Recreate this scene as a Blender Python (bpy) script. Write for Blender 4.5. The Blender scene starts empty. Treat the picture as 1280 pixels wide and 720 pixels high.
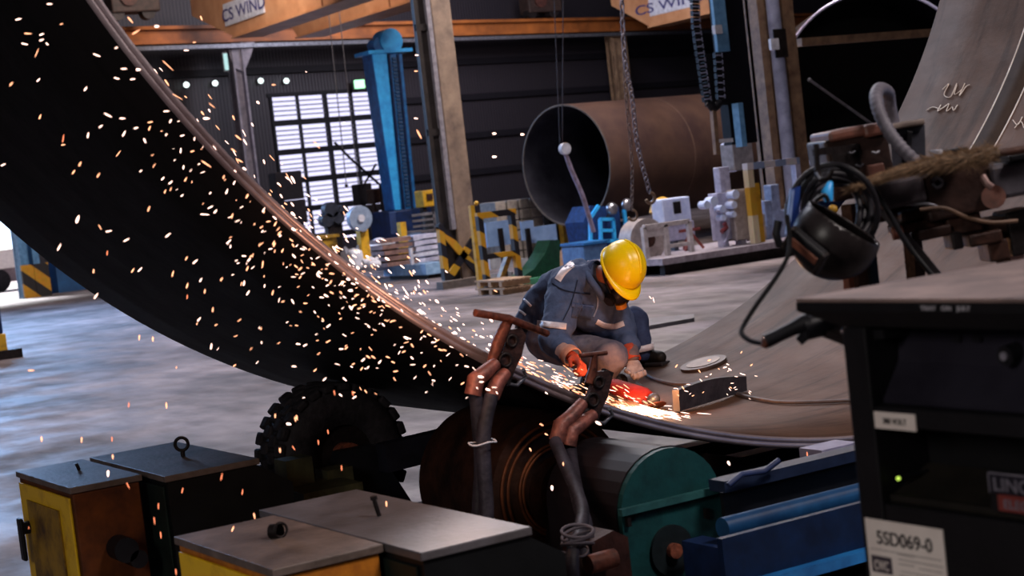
import bpy, bmesh, math, random
from mathutils import Vector as V, Matrix
R_ = math.radians
random.seed(11)
sc = bpy.context.scene
COL = sc.collection
# ------------------------------------------------------------------ camera
F_PX = 2158.6; YAW, PITCH, ROLL = .5403, .0623, -.1145
CAM = V((0, 0, 2.1))
FW = V((math.sin(YAW)*math.cos(PITCH), math.cos(YAW)*math.cos(PITCH), -math.sin(PITCH)))
_r0 = V((math.cos(YAW), -math.sin(YAW), 0)); _u0 = _r0.cross(FW)
RT = _r0*math.cos(ROLL) + _u0*math.sin(ROLL); UP = RT.cross(FW)
cd = bpy.data.cameras.new('camera'); cam = bpy.data.objects.new('camera', cd); COL.objects.link(cam)
cam.matrix_world = Matrix(((RT.x, UP.x, -FW.x, CAM.x), (RT.y, UP.y, -FW.y, CAM.y), (RT.z, UP.z, -FW.z, CAM.z), (0, 0, 0, 1)))
cd.sensor_width = 36; cd.lens = F_PX/1280*36; cd.clip_end = 300
cd.dof.use_dof = True; cd.dof.focus_distance = 9.6; cd.dof.aperture_fstop = 4.2
sc.camera = cam
sc.view_settings.view_transform = 'Standard'; sc.view_settings.look = 'None'
sc.view_settings.gamma = 1; sc.view_settings.exposure = 0.0; sc.view_settings.use_curve_mapping = False
# ------------------------------------------------------------------ world and lights
w = bpy.data.worlds.new('world'); sc.world = w; w.use_nodes = True
w.node_tree.nodes['Background'].inputs[0].default_value = (.30, .34, .62, 1)
w.node_tree.nodes['Background'].inputs[1].default_value = .018
def area(name, loc, tgt, size, power, col):
    l = bpy.data.lights.new(name, 'AREA'); l.energy = power; l.size = size; l.color = col
    o = bpy.data.objects.new(name, l); COL.objects.link(o); o.location = loc
    o.rotation_euler = (V(tgt)-V(loc)).to_track_quat('-Z', 'Y').to_euler(); return o
def point(name, loc, power, col, rad=.05):
    l = bpy.data.lights.new(name, 'POINT'); l.energy = power; l.color = col; l.shadow_soft_size = rad
    o = bpy.data.objects.new(name, l); COL.objects.link(o); o.location = loc; return o
area('bay_lamp_light', (6.2, -1.5, 9.5), (6, 8, .7), 2.0, 820, (1, .88, .84))
area('bay_lamp_light', (13, 20, 12), (7, 12, 0), 4.0, 520, (.86, .87, 1))
area('bay_lamp_light', (12, 24, 12), (12, 22, 0), 5.0, 1250, (1, .90, .91))
area('bay_lamp_light', (24, 30, 12), (24, 34, 1), 5.0, 5200, (1, .88, .84))
area('bay_lamp_light', (34, 52, 11), (38, 66, 4), 5.0, 1500, (.85, .85, 1))
area('bay_lamp_light', (22, 48, 12), (26, 60, 6), 5.0, 1400, (1, .85, .75))
area('bay_lamp_light', (13, 1.5, 10), (9.5, 8, 2), 3.0, 60, (1, .80, .66))
area('door_daylight', (9.5, 50, 9), (12.5, 38, 0), 7.0, 1900, (.36, .58, 1)).data.spread = R_(95)
area('yard_daylight', (10, 84, 22), (20, 70, 0), 12.0, 95000, (.95, .97, 1))
area('bay_lamp_light', (4.5, 16, 11), (6, 9, .7), 3.0, 420, (.82, .86, 1))
point('arc_light', (6.6, 3.6, 1.5), 16, (.15, .45, 1), .05)
area('side_fill_light', (-5, .5, 4.6), (3, 4, 1), 2.0, 210, (1, .92, .86))  # added fill from the left for the cabinet front, no known source
# ------------------------------------------------------------------ projecting helpers
def ray(x, y): return FW + RT*((x-640)/F_PX) - UP*((y-360)/F_PX)
def PD(x, y, d): return CAM + ray(x, y)*d
def PX(x, y, X): r = ray(x, y); return CAM + r*(X/r.x)
def PY(x, y, Y): r = ray(x, y); return CAM + r*(Y/r.y)
def PZ(x, y, Z=0.): r = ray(x, y); return CAM + r*((Z-2.1)/r.z)
RR = 4.4; RIN = 4.35; CX, CZ = 5.8335, 5.0682; YN, YF = 6.0267, 9.471
def RS(x, y, rad=RIN, near=False):
    d = ray(x, y); a = d.x**2+d.z**2; ox, oz = -CX, 2.1-CZ
    b = 2*(ox*d.x+oz*d.z); c = ox*ox+oz*oz-rad*rad
    return CAM + d*((-b+math.sqrt(b*b-4*a*c))/(2*a))
# ------------------------------------------------------------------ materials
def hx(h): 
    c = [int(h[i:i+2], 16)/255 for i in (0, 2, 4)]
    return tuple(((v/12.92) if v <= .04045 else ((v+.055)/1.055)**2.4) for v in c) + (1,)
MATS = {}
def mat(name, c, c2=None, rough=.6, metal=0., scale=8., bump=.0, bscale=40., spec=.5, stretch=None, thr=(.35, .7), detail=6):
    if name in MATS: return MATS[name]
    m = bpy.data.materials.new(name); m.use_nodes = True; nt = m.node_tree; N = nt.nodes; L = nt.links
    b = N['Principled BSDF']; b.inputs['Roughness'].default_value = rough; b.inputs['Metallic'].default_value = metal
    b.inputs['Specular IOR Level'].default_value = spec if sum(hx(c)[:3]) > .25 else min(spec, .22)
    tc = N.new('ShaderNodeTexCoord'); mp = N.new('ShaderNodeMapping'); L.new(tc.outputs['Object'], mp.inputs['Vector'])
    if stretch: mp.inputs['Scale'].default_value = stretch
    n = N.new('ShaderNodeTexNoise'); n.inputs['Scale'].default_value = scale; n.inputs['Detail'].default_value = detail; n.inputs['Roughness'].default_value = .65
    L.new(mp.outputs[0], n.inputs['Vector'])
    r = N.new('ShaderNodeValToRGB'); r.color_ramp.elements[0].position = thr[0]; r.color_ramp.elements[1].position = thr[1]
    c = hx(c); c2 = hx(c2) if c2 else tuple(v*.62 for v in c[:3])+(1,)
    r.color_ramp.elements[0].color = c2; r.color_ramp.elements[1].color = c
    L.new(n.outputs['Fac'], r.inputs[0]); L.new(r.outputs[0], b.inputs['Base Color'])
    if bump:
        n2 = N.new('ShaderNodeTexNoise'); n2.inputs['Scale'].default_value = bscale; n2.inputs['Detail'].default_value = 5
        L.new(mp.outputs[0], n2.inputs['Vector']); bp = N.new('ShaderNodeBump'); bp.inputs['Strength'].default_value = bump; bp.inputs['Distance'].default_value = .02
        L.new(n2.outputs['Fac'], bp.inputs['Height']); L.new(bp.outputs[0], b.inputs['Normal'])
    MATS[name] = m; return m
def glow(name, c, s, lit=False):
    if name in MATS: return MATS[name]
    m = bpy.data.materials.new(name); m.use_nodes = True; nt = m.node_tree; nt.nodes.clear()
    o = nt.nodes.new('ShaderNodeOutputMaterial'); e = nt.nodes.new('ShaderNodeEmission')
    e.inputs[0].default_value = c if len(c) == 4 else tuple(c)+(1,); e.inputs[1].default_value = s
    nt.links.new(e.outputs[0], o.inputs[0])
    if not lit: m.cycles.emission_sampling = 'NONE'
    MATS[name] = m; return m
black = mat('black_plastic', '17171c', '0e0e12', .45, scale=20)
blackp = mat('black_paint', '15151a', '0b0b10', .5, scale=6, bump=.1)
rubber = mat('rubber', '2e2b30', '18161a', .75, scale=14, bump=.3)
hose_m = mat('cable_rubber', '34303a', '1c191f', .55, scale=10, bump=.2)
yellow = mat('yellow_paint', 'c99a1e', '7a5a1c', .5, scale=7, thr=(.25, .5))
yellow_dirty = mat('yellow_dirty', 'a8801c', '4a3010', .55, scale=5, thr=(.35, .6))
rustbox = mat('rust_orange_paint', '6e3a16', '3a1c10', .6, scale=5)
dgreen = mat('dark_green_paint', '1c2822', '0e1412', .5, scale=5)
boxtop = mat('dusty_box_top', '7c6c66', '40352f', .5, scale=5, bump=.15, thr=(.3, .75))
tealp = mat('teal_paint', '123c3e', '0c282a', .5, scale=6, bump=.1, thr=(.3, .6))
bluep = mat('blue_paint', '2478bc', '164c84', .4, scale=5)
bluebright = mat('bright_blue_paint', '3cb8fa', '2890dc', .4, scale=5)
bluedark = mat('dark_blue_paint', '182c58', '0e1a34', .45, scale=5)
steel = mat('grey_steel', '8a8a92', '56565e', .4, .6, scale=9)
dsteel = mat('dark_steel', '2c2626', '161214', .5, .4, scale=9, bump=.2)
rust = mat('rusty_steel', '8a4a34', '3c211c', .6, .2, scale=18, bump=.3, thr=(.3, .65))
brown = mat('brown_machine_paint', '4e3229', '241613', .55, .1, scale=12, bump=.2)
white = mat('white_paint', 'd8dae4', 'a8aab8', .5, scale=6)
paleblue = mat('pale_blue_paint', '9cc0e0', '6c90b8', .5, scale=6)
tan = mat('tan_paint', '8a7058', '5c4638', .6, scale=4, bump=.1)
greyp = mat('grey_paint', '6c6a70', '46444c', .5, scale=6)
orangep = mat('orange_paint', 'c4926c', 'a87450', .5, scale=1.2)
orangedark = mat('dark_orange_paint', '80461e', '542c18', .55, scale=2)
wood = mat('pallet_wood', 'c8aa8c', '8c6c50', .7, scale=10, stretch=(1, 8, 8))
cloth_white = mat('white_sack', 'e4e4ec', 'b4b8c8', .8, scale=5, bump=.3, bscale=8)
redp = mat('red_plastic', 'c8321e', '8a1c14', .4, scale=12)
chrome = mat('bright_metal', 'b8b8c0', '8c8c94', .3, .9, scale=20)
hazard = None
def stripes(name, ca, cb, axis=(1, 0, 1), width=.3, rough=.5, off=0):
    m = bpy.data.materials.new(name); m.use_nodes = True; nt = m.node_tree; N = nt.nodes; L = nt.links; b = N['Principled BSDF']
    b.inputs['Roughness'].default_value = rough
    tc = N.new('ShaderNodeTexCoord'); d = N.new('ShaderNodeVectorMath'); d.operation = 'DOT_PRODUCT'; d.inputs[1].default_value = V(axis)/width
    L.new(tc.outputs['Object'], d.inputs[0]); f = N.new('ShaderNodeMath'); f.operation = 'FRACT'; L.new(d.outputs['Value'], f.inputs[0])
    g = N.new('ShaderNodeMath'); g.operation = 'GREATER_THAN'; g.inputs[1].default_value = .5; L.new(f.outputs[0], g.inputs[0])
    n = N.new('ShaderNodeTexNoise'); n.inputs['Scale'].default_value = 9
    mx = N.new('ShaderNodeMix'); mx.data_type = 'RGBA'; mx.inputs['A'].default_value = hx(ca); mx.inputs['B'].default_value = hx(cb)
    L.new(g.outputs[0], mx.inputs['Factor'])
    m2 = N.new('ShaderNodeMix'); m2.data_type = 'RGBA'; m2.blend_type = 'MULTIPLY'; m2.inputs['Factor'].default_value = .5
    L.new(mx.outputs['Result'], m2.inputs['A']); L.new(n.outputs['Color'], m2.inputs['B']); L.new(m2.outputs['Result'], b.inputs['Base Color'])
    return m
hazard = stripes('hazard_paint', 'd8a020', '1a1820', (.7, 0, 1), .55)
hazard_big = stripes('hazard_paint_large', 'c8901c', '201c20', (.8, 0, 1), .9)
# ------------------------------------------------------------------ mesh builder
ROOTM = {}
class MB:
    def __init__(s): s.v = []; s.f = []; s.sm = []
    def add(s, vs, fs, smooth=False):
        n = len(s.v); s.v += [V(p) for p in vs]; s.f += [tuple(i+n for i in f) for f in fs]; s.sm += [smooth]*len(fs); return s
    def hexa(s, p, smooth=False):   # 8 points: bottom 0-3 ccw, top 4-7
        return s.add(p, [(3, 2, 1, 0), (4, 5, 6, 7), (0, 1, 5, 4), (1, 2, 6, 5), (2, 3, 7, 6), (3, 0, 4, 7)], smooth)
    def box(s, a, b, bev=0.):
        x0, y0, z0 = [min(a[i], b[i]) for i in range(3)]; x1, y1, z1 = [max(a[i], b[i]) for i in range(3)]
        if bev <= 0:
            return s.hexa([(x0, y0, z0), (x1, y0, z0), (x1, y1, z0), (x0, y1, z0), (x0, y0, z1), (x1, y0, z1), (x1, y1, z1), (x0, y1, z1)])
        bm = bmesh.new(); bmesh.ops.create_cube(bm, size=1)
        for v in bm.verts: v.co = V(((x0+x1)/2+v.co.x*(x1-x0), (y0+y1)/2+v.co.y*(y1-y0), (z0+z1)/2+v.co.z*(z1-z0)))
        bmesh.ops.bevel(bm, geom=bm.edges[:], offset=min(bev, (x1-x0)*.45, (y1-y0)*.45, (z1-z0)*.45), segments=2, affect='EDGES', profile=.5)
        return s.bm(bm)
    def bm(s, bm, smooth=False, M=None):
        bm.verts.index_update(); vs = [(M @ v.co) if M else v.co.copy() for v in bm.verts]
        s.add(vs, [tuple(v.index for v in f.verts) for f in bm.faces], smooth); bm.free(); return s
    def obox(s, c, ax, ay, az, size, bev=0.):   # oriented box
        t = MB().box((-size[0]/2, -size[1]/2, -size[2]/2), (size[0]/2, size[1]/2, size[2]/2), bev)
        ax, ay, az = V(ax).normalized(), V(ay).normalized(), V(az).normalized()
        return s.add([V(c)+ax*p.x+ay*p.y+az*p.z for p in t.v], t.f)
    def bar(s, a, b, w, h=None, up=(0, 0, 1), bev=0.):
        a, b = V(a), V(b); h = h or w; d = (b-a); l = d.length; d.normalize(); u = V(up); r = d.cross(u)
        if r.length < .01: r = d.cross(V((0, 1, 0)))
        r.normalize(); u = r.cross(d)
        return s.obox((a+b)/2, d, r, u, (l, w, h), bev)
    def tube(s, pts, r, n=10, closed=False, caps=True, smooth=True, r2=None):
        pts = [V(p) for p in pts]; m = len(pts); vs = []; fs = []; prev = None
        for i, p in enumerate(pts):
            if closed: t = pts[(i+1) % m]-pts[i-1]
            else: t = pts[min(i+1, m-1)]-pts[max(i-1, 0)]
            t.normalize()
            if prev is None:
                u = t.cross(V((0, 0, 1)));
                if u.length < .1: u = t.cross(V((0, 1, 0)))
            else: u = prev - t*prev.dot(t)
            u.normalize(); prev = u; w_ = t.cross(u)
            rr = r[i] if isinstance(r, (list, tuple)) else r
            for k in range(n):
                a = 2*math.pi*k/n; vs.append(p + (u*math.cos(a)+w_*math.sin(a))*rr)
        for i in range(m if closed else m-1):
            for k in range(n):
                j = (i+1) % m; fs.append((i*n+k, i*n+(k+1) % n, j*n+(k+1) % n, j*n+k))
        s.add(vs, fs, smooth)
        if caps and not closed:
            s.add(vs[:n], [tuple(range(n-1, -1, -1))]); s.add(vs[-n:], [tuple(range(n))])
        return s
    def cyl(s, a, b, r, n=24, r2=None, caps=True):
        return s.tube([a, b], [r, r if r2 is None else r2], n, caps=caps)
    def ball(s, c, r, sub=2, M=None):
        bm = bmesh.new(); bmesh.ops.create_icosphere(bm, subdivisions=sub, radius=1)
        rx = r if isinstance(r, (tuple, list)) else (r, r, r); c = V(c)
        for v in bm.verts:
            p = V((v.co.x*rx[0], v.co.y*rx[1], v.co.z*rx[2])); v.co = c + ((M @ p) if M else p)
        return s.bm(bm, True)
    def caps(s, pts, rs, step=.35):   # chain of balls (for voxel union)
        for i in range(len(pts)-1):
            a, b = V(pts[i]), V(pts[i+1]); ra, rb = rs[i], rs[i+1]; L = (b-a).length; k = max(2, int(L/(min(ra, rb)*step))+1)
            for j in range(k+1):
                t = j/k; s.ball(a.lerp(b, t), ra+(rb-ra)*t, 2)
        return s
    def prism(s, poly, d):   # polygon (3-D points) extruded by vector d
        n = len(poly); poly = [V(p) for p in poly]; d = V(d); vs = poly+[p+d for p in poly]
        fs = [tuple(range(n-1, -1, -1)), tuple(range(n, 2*n))]+[(i, (i+1) % n, (i+1) % n+n, i+n) for i in range(n)]
        return s.add(vs, fs)
    def xf(s, M): s.v = [M @ p for p in s.v]; return s
    def build(s, name, m, parent=None, remesh=None, smooth_it=0, disp=None):
        M = ROOTM.get(parent.name) if parent else None
        inv = M.inverted() if M else None
        me = bpy.data.meshes.new(name); me.from_pydata([(inv @ p) if inv else p for p in s.v], [], s.f); me.update()
        me.polygons.foreach_set('use_smooth', s.sm); me.materials.append(m)
        bm = bmesh.new(); bm.from_mesh(me); bmesh.ops.recalc_face_normals(bm, faces=bm.faces[:]); bm.to_mesh(me); bm.free()
        o = bpy.data.objects.new(name, me); COL.objects.link(o)
        if parent: o.parent = parent; ROOTM[o.name] = M or Matrix()
        else: ROOTM[o.name] = Matrix()
        if remesh:
            md = o.modifiers.new('r', 'REMESH'); md.mode = 'VOXEL'; md.voxel_size = remesh; md.use_smooth_shade = True
        if smooth_it:
            md = o.modifiers.new('s', 'SMOOTH'); md.iterations = smooth_it; md.factor = .5
        if disp:
            tx = bpy.data.textures.new(name, 'CLOUDS'); tx.noise_scale = disp[0]; tx.noise_depth = 2
            md = o.modifiers.new('d', 'DISPLACE'); md.texture = tx; md.strength = disp[1]; md.mid_level = .5; md.texture_coords = 'LOCAL'
        return o
def tag(o, label, cat, group=None, kind=None):
    o['label'] = label; o['category'] = cat
    if group: o['group'] = group
    if kind: o['kind'] = kind
    return o
def thing(name, label, cat, loc, rz=0., group=None):
    o = bpy.data.objects.new(name, None); COL.objects.link(o); o.location = loc; o.rotation_euler = (0, 0, rz); o.empty_display_size = .1
    ROOTM[o.name] = Matrix.Translation(V(loc)) @ Matrix.Rotation(rz, 4, 'Z'); return tag(o, label, cat, group)
def struct(o): o['kind'] = 'structure'; return o
KIDS = {}
def copy_tree(o, loc=None, rz=None, label=None, parent=None):
    c = o.copy(); COL.objects.link(c); c.parent = parent
    for ch in [x for x in bpy.data.objects if x.parent == o]: copy_tree(ch, parent=c)
    if loc is not None: c.location = loc
    if rz is not None: c.rotation_euler = (0, 0, rz)
    if label: c['label'] = label
    return c
def text(name, s, p0, ax, up, h, m, parent, ext=.0008, wscale=1., center=False):
    cu = bpy.data.curves.new(name, 'FONT'); cu.body = s; cu.size = h*1.38; cu.extrude = ext; cu.space_character = 1.0
    if center: cu.align_x = 'CENTER'
    cu.offset = h*.012
    o = bpy.data.objects.new(name, cu); COL.objects.link(o); cu.materials.append(m)
    ax = V(ax).normalized(); up = V(up).normalized(); nz = ax.cross(up).normalized(); up = nz.cross(ax)
    M = Matrix(((ax.x*wscale, up.x, nz.x, p0[0]), (ax.y*wscale, up.y, nz.y, p0[1]), (ax.z*wscale, up.z, nz.z, p0[2]), (0, 0, 0, 1)))
    if parent: o.parent = parent; M = ROOTM[parent.name].inverted() @ M
    o.matrix_local = M; return o
def slab(mb, x0, y0, x1, y1, Y, th, bev=0.):   # box whose front fills a seen rectangle at distance Y
    xc, yc = (x0+x1)/2, (y0+y1)/2
    a = PY(x0, yc, Y); b = PY(x1, yc, Y); t = PY(xc, y0, Y); u = PY(xc, y1, Y)
    return mb.box((a.x, Y, u.z), (b.x, Y+th, t.z), bev)
def lerp(a, b, t): return a+(b-a)*t
def bez(p, n=24):
    # smooth curve through points (Catmull-Rom)
    p = [V(q) for q in p]; q = [p[0]*2-p[1]]+p+[p[-1]*2-p[-2]]; out = []
    for i in range(1, len(q)-2):
        for k in range(n):
            t = k/n; a, b, c, d = q[i-1], q[i], q[i+1], q[i+2]
            out.append(.5*((2*b)+(c-a)*t+(2*a-5*b+4*c-d)*t*t+(3*b-a-3*c+d)*t**3))
    out.append(p[-1]); return out
# ================================================================== SETTING
WY = 60.6
fl = bpy.data.materials.new('concrete_floor'); fl.use_nodes = True
def _floor(m):
    nt = m.node_tree; N = nt.nodes; L = nt.links; b = N['Principled BSDF']
    tc = N.new('ShaderNodeTexCoord')
    def noise(s, d=6, st=(1, 1, 1), ro=.6):
        mp = N.new('ShaderNodeMapping'); mp.inputs['Scale'].default_value = st; L.new(tc.outputs['Object'], mp.inputs[0])
        n = N.new('ShaderNodeTexNoise'); n.inputs['Scale'].default_value = s; n.inputs['Detail'].default_value = d; n.inputs['Roughness'].default_value = ro; L.new(mp.outputs[0], n.inputs[0]); return n
    def ramp(n, c0, c1, p0, p1):
        r = N.new('ShaderNodeValToRGB'); r.color_ramp.elements[0].position = p0; r.color_ramp.elements[1].position = p1
        r.color_ramp.elements[0].color = c0; r.color_ramp.elements[1].color = c1; L.new(n.outputs['Fac'], r.inputs[0]); return r
    r1 = ramp(noise(.55, 8, (1, .45, 1)), hx('423836'), hx('928688'), .38, .66)
    r2 = ramp(noise(3.2, 8, (1, .35, 1)), (.38, .36, .36, 1), (1, 1, 1, 1), .34, .60)
    mx = N.new('ShaderNodeMix'); mx.data_type = 'RGBA'; mx.blend_type = 'MULTIPLY'; mx.inputs['Factor'].default_value = .75
    L.new(r1.outputs[0], mx.inputs['A']); L.new(r2.outputs[0], mx.inputs['B']); L.new(mx.outputs['Result'], b.inputs['Base Color'])
    rr = ramp(noise(1.1, 5), (.5, .5, .5, 1), (.85, .85, .85, 1), .4, .65); L.new(rr.outputs[0], b.inputs['Roughness'])
_floor(fl)
struct(MB().box((-12, -6, -.3), (95, 84, 0)).build('floor', fl))
yard_m = mat('yard_concrete', 'd0d4dc', 'b0b4c0', .8, scale=.5)
o = struct(MB().box((-12, 84.003, -.3), (60, 110, -.01)).build('floor_yard', yard_m))
# corrugated wall with window openings
wm = bpy.data.materials.new('corrugated_cladding'); wm.use_nodes = True
def _wall(m):
    nt = m.node_tree; N = nt.nodes; L = nt.links; b = N['Principled BSDF']; b.inputs['Roughness'].default_value = .55; b.inputs['Metallic'].default_value = .2
    tc = N.new('ShaderNodeTexCoord'); wv = N.new('ShaderNodeTexWave'); wv.wave_type = 'BANDS'; wv.bands_direction = 'X'; wv.inputs['Scale'].default_value = 2.0
    L.new(tc.outputs['Object'], wv.inputs[0]); r = N.new('ShaderNodeValToRGB'); r.color_ramp.elements[0].position = .3; r.color_ramp.elements[1].position = .7
    r.color_ramp.elements[0].color = hx('272329'); r.color_ramp.elements[1].color = hx('302b32')
    L.new(wv.outputs['Fac'], r.inputs[0]); L.new(r.outputs[0], b.inputs['Base Color'])
    bp = N.new('ShaderNodeBump'); bp.inputs['Strength'].default_value = .3; bp.inputs['Distance'].default_value = .03
    L.new(wv.outputs['Fac'], bp.inputs['Height']); L.new(bp.outputs[0], b.inputs['Normal'])
_wall(wm)
WROT = R_(14.5); WO = V((19, WY-.6, 0)); W_M = Matrix.Translation(WO) @ Matrix.Rotation(WROT, 4, 'Z'); WU = V((math.cos(WROT), math.sin(WROT), 0)); WN = V((math.sin(WROT), -math.cos(WROT), 0))
def PW(x, y, off=0.):   # seen point on the back wall, off metres in front of it
    r = ray(x, y); q = WO+WN*off; return CAM + r*((q-CAM).dot(WN)/r.dot(WN))
def SL(x, y, off=0.): p = PW(x, y, off)-WO; return p.dot(WU), p.z   # along the wall, height
(wx0, z0_), (wx1, z1_), (_, WZ0) = SL(337, 121), SL(469, 115), SL(484, 290)
WX0, WX1, WZ1 = wx0, wx1+.1, (z0_+z1_)/2
DX1 = SL(30, 330)[0]; DX0 = DX1-7; DZ = SL(15, 305)[1]+.4
m = MB(); T = .3
m.box((DX1, 0, 0), (WX0, T, 40)); m.box((WX1, 0, 0), (80, T, 40)); m.box((WX0, 0, WZ1), (WX1, T, 40)); m.box((WX0, 0, 0), (WX1, T, WZ0))  # carried far up out of view to keep yard light out of the hall
m.box((DX0, 0, DZ+1.2), (DX1, T, 40)); m.box((-32, 0, 0), (DX0, T, 40))
back = struct(m.xf(W_M).build('wall_back', wm))
gm = mat('wall_girt', '1c1a20', '141218', .6)
for y_ in (75, 118, 165, 210):
    z = SL(640, y_)[1]
    MB().box((WX1+.3, -.18, z-.13), (70, -.003, z+.13)).xf(W_M).build('wall_girt', gm, back)
    if z > WZ1+.2: MB().box((DX1+1.5, -.18, z-.13), (WX1+.3, -.003, z+.13)).xf(W_M).build('wall_girt', gm, back)
# window: two bays, rows separated by bars, louvre slats in front of a bright pane
sky = glow('daylight_pane', (.74, .72, 1.0), 1.35, True)
win = thing('window_1', '', '', W_M @ V((WX0, 0, WZ0)), WROT); del win['label']; del win['category']; win['kind'] = 'structure'
MB().box((WX0, .16, WZ0), (WX1, .19, WZ1)).xf(W_M).build('pane', sky, win)
frm = mat('window_frame_dark', '17151c', '101015', .6)
rh = SL(400, 121)[1]-SL(400, 157)[1]
fr = MB(); z = WZ1; sl = MB()
while z > WZ0+.3:
    fr.box((WX0, -.05, z-rh), (WX1, .12, z-rh*.80))
    for k in range(1, 5):
        zz = z - rh*.80*k/5; sl.box((WX0, .02, zz-.024), (WX1, .07, zz+.024))
    z -= rh
fr.box((WX0-.15, -.05, WZ1), (WX1+.15, .12, WZ1+.15))
for t in (0, .245, .497, .745, 1):
    x = WX0+(WX1-WX0)*t; wd = .035 if t in (.245, .745) else .10; fr.box((x-wd/1.6, -.06, WZ0), (x+wd/1.6, .13, WZ1+.1))
fr.xf(W_M).build('window_frame', frm, win); sl.xf(W_M).build('louvre_slats', mat('louvre', '6a6878', '50505c', .5), win)
# runway beam along the wall, on columns
zt = SL(250, 33, 2)[1]; zb = SL(250, 55, 2)[1]
rb = thing('crane_runway_beam', 'long orange crane runway beam along the dark back wall', 'beam', W_M @ V((20, -2, zb)), WROT)
MB().box((-6, -2.1, zb), (70, -1.9, zt)).box((-6, -2.35, zt-.12), (70, -1.65, zt)).box((-6, -2.35, zb), (70, -1.65, zb+.12)).xf(W_M).build('girder', mat('runway_orange', 'a8602a', '74401e', .55, scale=1), rb)
MB().box((-6, -2.45, zb-.22), (70, -2.36, zb-.08)).xf(W_M).build('conduit', steel, rb)
def hall_column(px, pyt, pyb, wpx, Y, label, m, gap=0, top=None):
    p = PY(px, pyb, Y); D = (p-CAM).dot(FW); wd = wpx*D/F_PX/1.1; zt_ = top if top else PY(px, pyt, Y).z
    t = thing('steel_column', label, 'column', (p.x, Y, 0))
    MB().box((p.x-wd/2, Y-.28, 0), (p.x-wd/2+wd*.16, Y+.28, zt_)).box((p.x+wd/2-wd*.16, Y-.28, 0), (p.x+wd/2, Y+.28, zt_)).box((p.x-wd/2, Y-.04, 0), (p.x+wd/2, Y+.04, zt_)).build('column_shaft', m, t)
    MB().box((p.x-wd*.75, Y-.4, 0), (p.x+wd*.75, Y+.4, .08)).build('base_plate', dsteel, t)
    return t, p, wd
greycol = mat('grey_column_paint', '9a94a4', '6c6878', .5, scale=3)
t, p, wd = hall_column(305, 62, 160, 17, PW(305, 160, 2).y, 'pale grey wall column just left of the louvred window', greycol, top=zb-.02)
MB().prism([(p.x-.35, p.y-.2, zb-.02), (p.x+.75, p.y-.2, zb-.02), (p.x+.55, p.y-.2, zb-.5), (p.x+.2, p.y-.2, zb-1.1), (p.x-.2, p.y-.2, zb-.9)], (0, .35, 0)).build('bracket', greycol, t)
t, p, wd = hall_column(775, 50, 100, 24, PW(775, 100, 2).y, 'brown wall column behind the hanging chain slings', tan, top=zb-.02)
# big laced pillar in the middle
PYY = 31.8
pl = PZ(590, 356)
t = thing('crane_pillar', 'tall stained grey crane pillar in the middle of the hall', 'column', (pl.x, PYY, 0))
pil = mat('stained_pillar_paint', 'a08a76', '64544c', .6, scale=2.2, bump=.2, thr=(.3, .7))
pild = mat('pillar_unlit_side', '383230', '221e1e', .6, scale=3)
x0, x1 = PY(552, 300, PYY).x, PY(597, 300, PYY).x; x2 = PY(573, 300, PYY).x
MB().box((x0, PYY+.02, 0), (x0+.10, PYY+.10, 14)).box((x0, PYY+.08, 0), (x2, PYY+.14, 14)).build('web', pild, t)  # dark strip painted in for the unlit side of the shaft
MB().box((x2, PYY, 0), (x1, PYY+.14, 14), .02).build('box_shaft', pil, t)
MB().box((x2-.13, PYY-.02, 1.2), (x2-.03, PYY+.1, 14)).build('conduit', mat('conduit_grey', 'a09ca4', '747078', .4), t)
for z in (3.2, 5.4, 7.6): MB().box((x0, PYY+.03, z), (x2-.02, PYY+.078, z+.14)).build('tie_plate', pild, t)
g = MB()
xa, xb = x0-.12, x1+.08
for (a0, b0) in (((xa, 0), (xb, 1.25)), ((xa, 1.25), (xb, 0))): g.bar((a0[0], PYY-.12, a0[1]+.08), (b0[0], PYY-.12, b0[1]-.06), .05, .16, up=(0, 0, 1))
g.box((xa-.02, PYY-.2, 0), (xa+.1, PYY-.06, 1.35)).box((xb-.1, PYY-.2, 0), (xb, PYY-.06, 1.35))
g.build('guard_frame', hazard, t)
MB().box((xa-.25, PYY-.5, 0), (xb+.4, PYY-.22, .16)).build('kerb', mat('kerb_stone', '6c625c', '4c4440', .8), t)
# right column pair with grey pipe
CY = 29.0
xl, xr = PY(958, 120, CY).x, PY(1003, 120, CY).x
t = thing('hall_column', 'tan steel column with a grey vertical pipe left of the dark ring', 'column', ((xl+xr)/2, CY, 0))
MB().box((xl, CY, 0), (xl+.2, CY+.5, 12)).box((xr-.32, CY, 0), (xr, CY+.5, 12)).box((xl, CY+.3, 0), (xr, CY+.4, 12)).build('column_shaft', tan, t)
px_ = PY(980, 120, CY-.2)
MB().cyl((px_.x, CY-.14, 0), (px_.x, CY-.14, 12), .145, 40).build('downpipe', mat('pipe_grey', '9298b4', '6c7088', .45, scale=3), t)
slab(MB(), 964, 48, 974, 62, CY-.36, .08).build('junction_box', white, t)
slab(MB(), 968, 36, 984, 72, CY-.3, .02).build('clip', dsteel, t)
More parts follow.
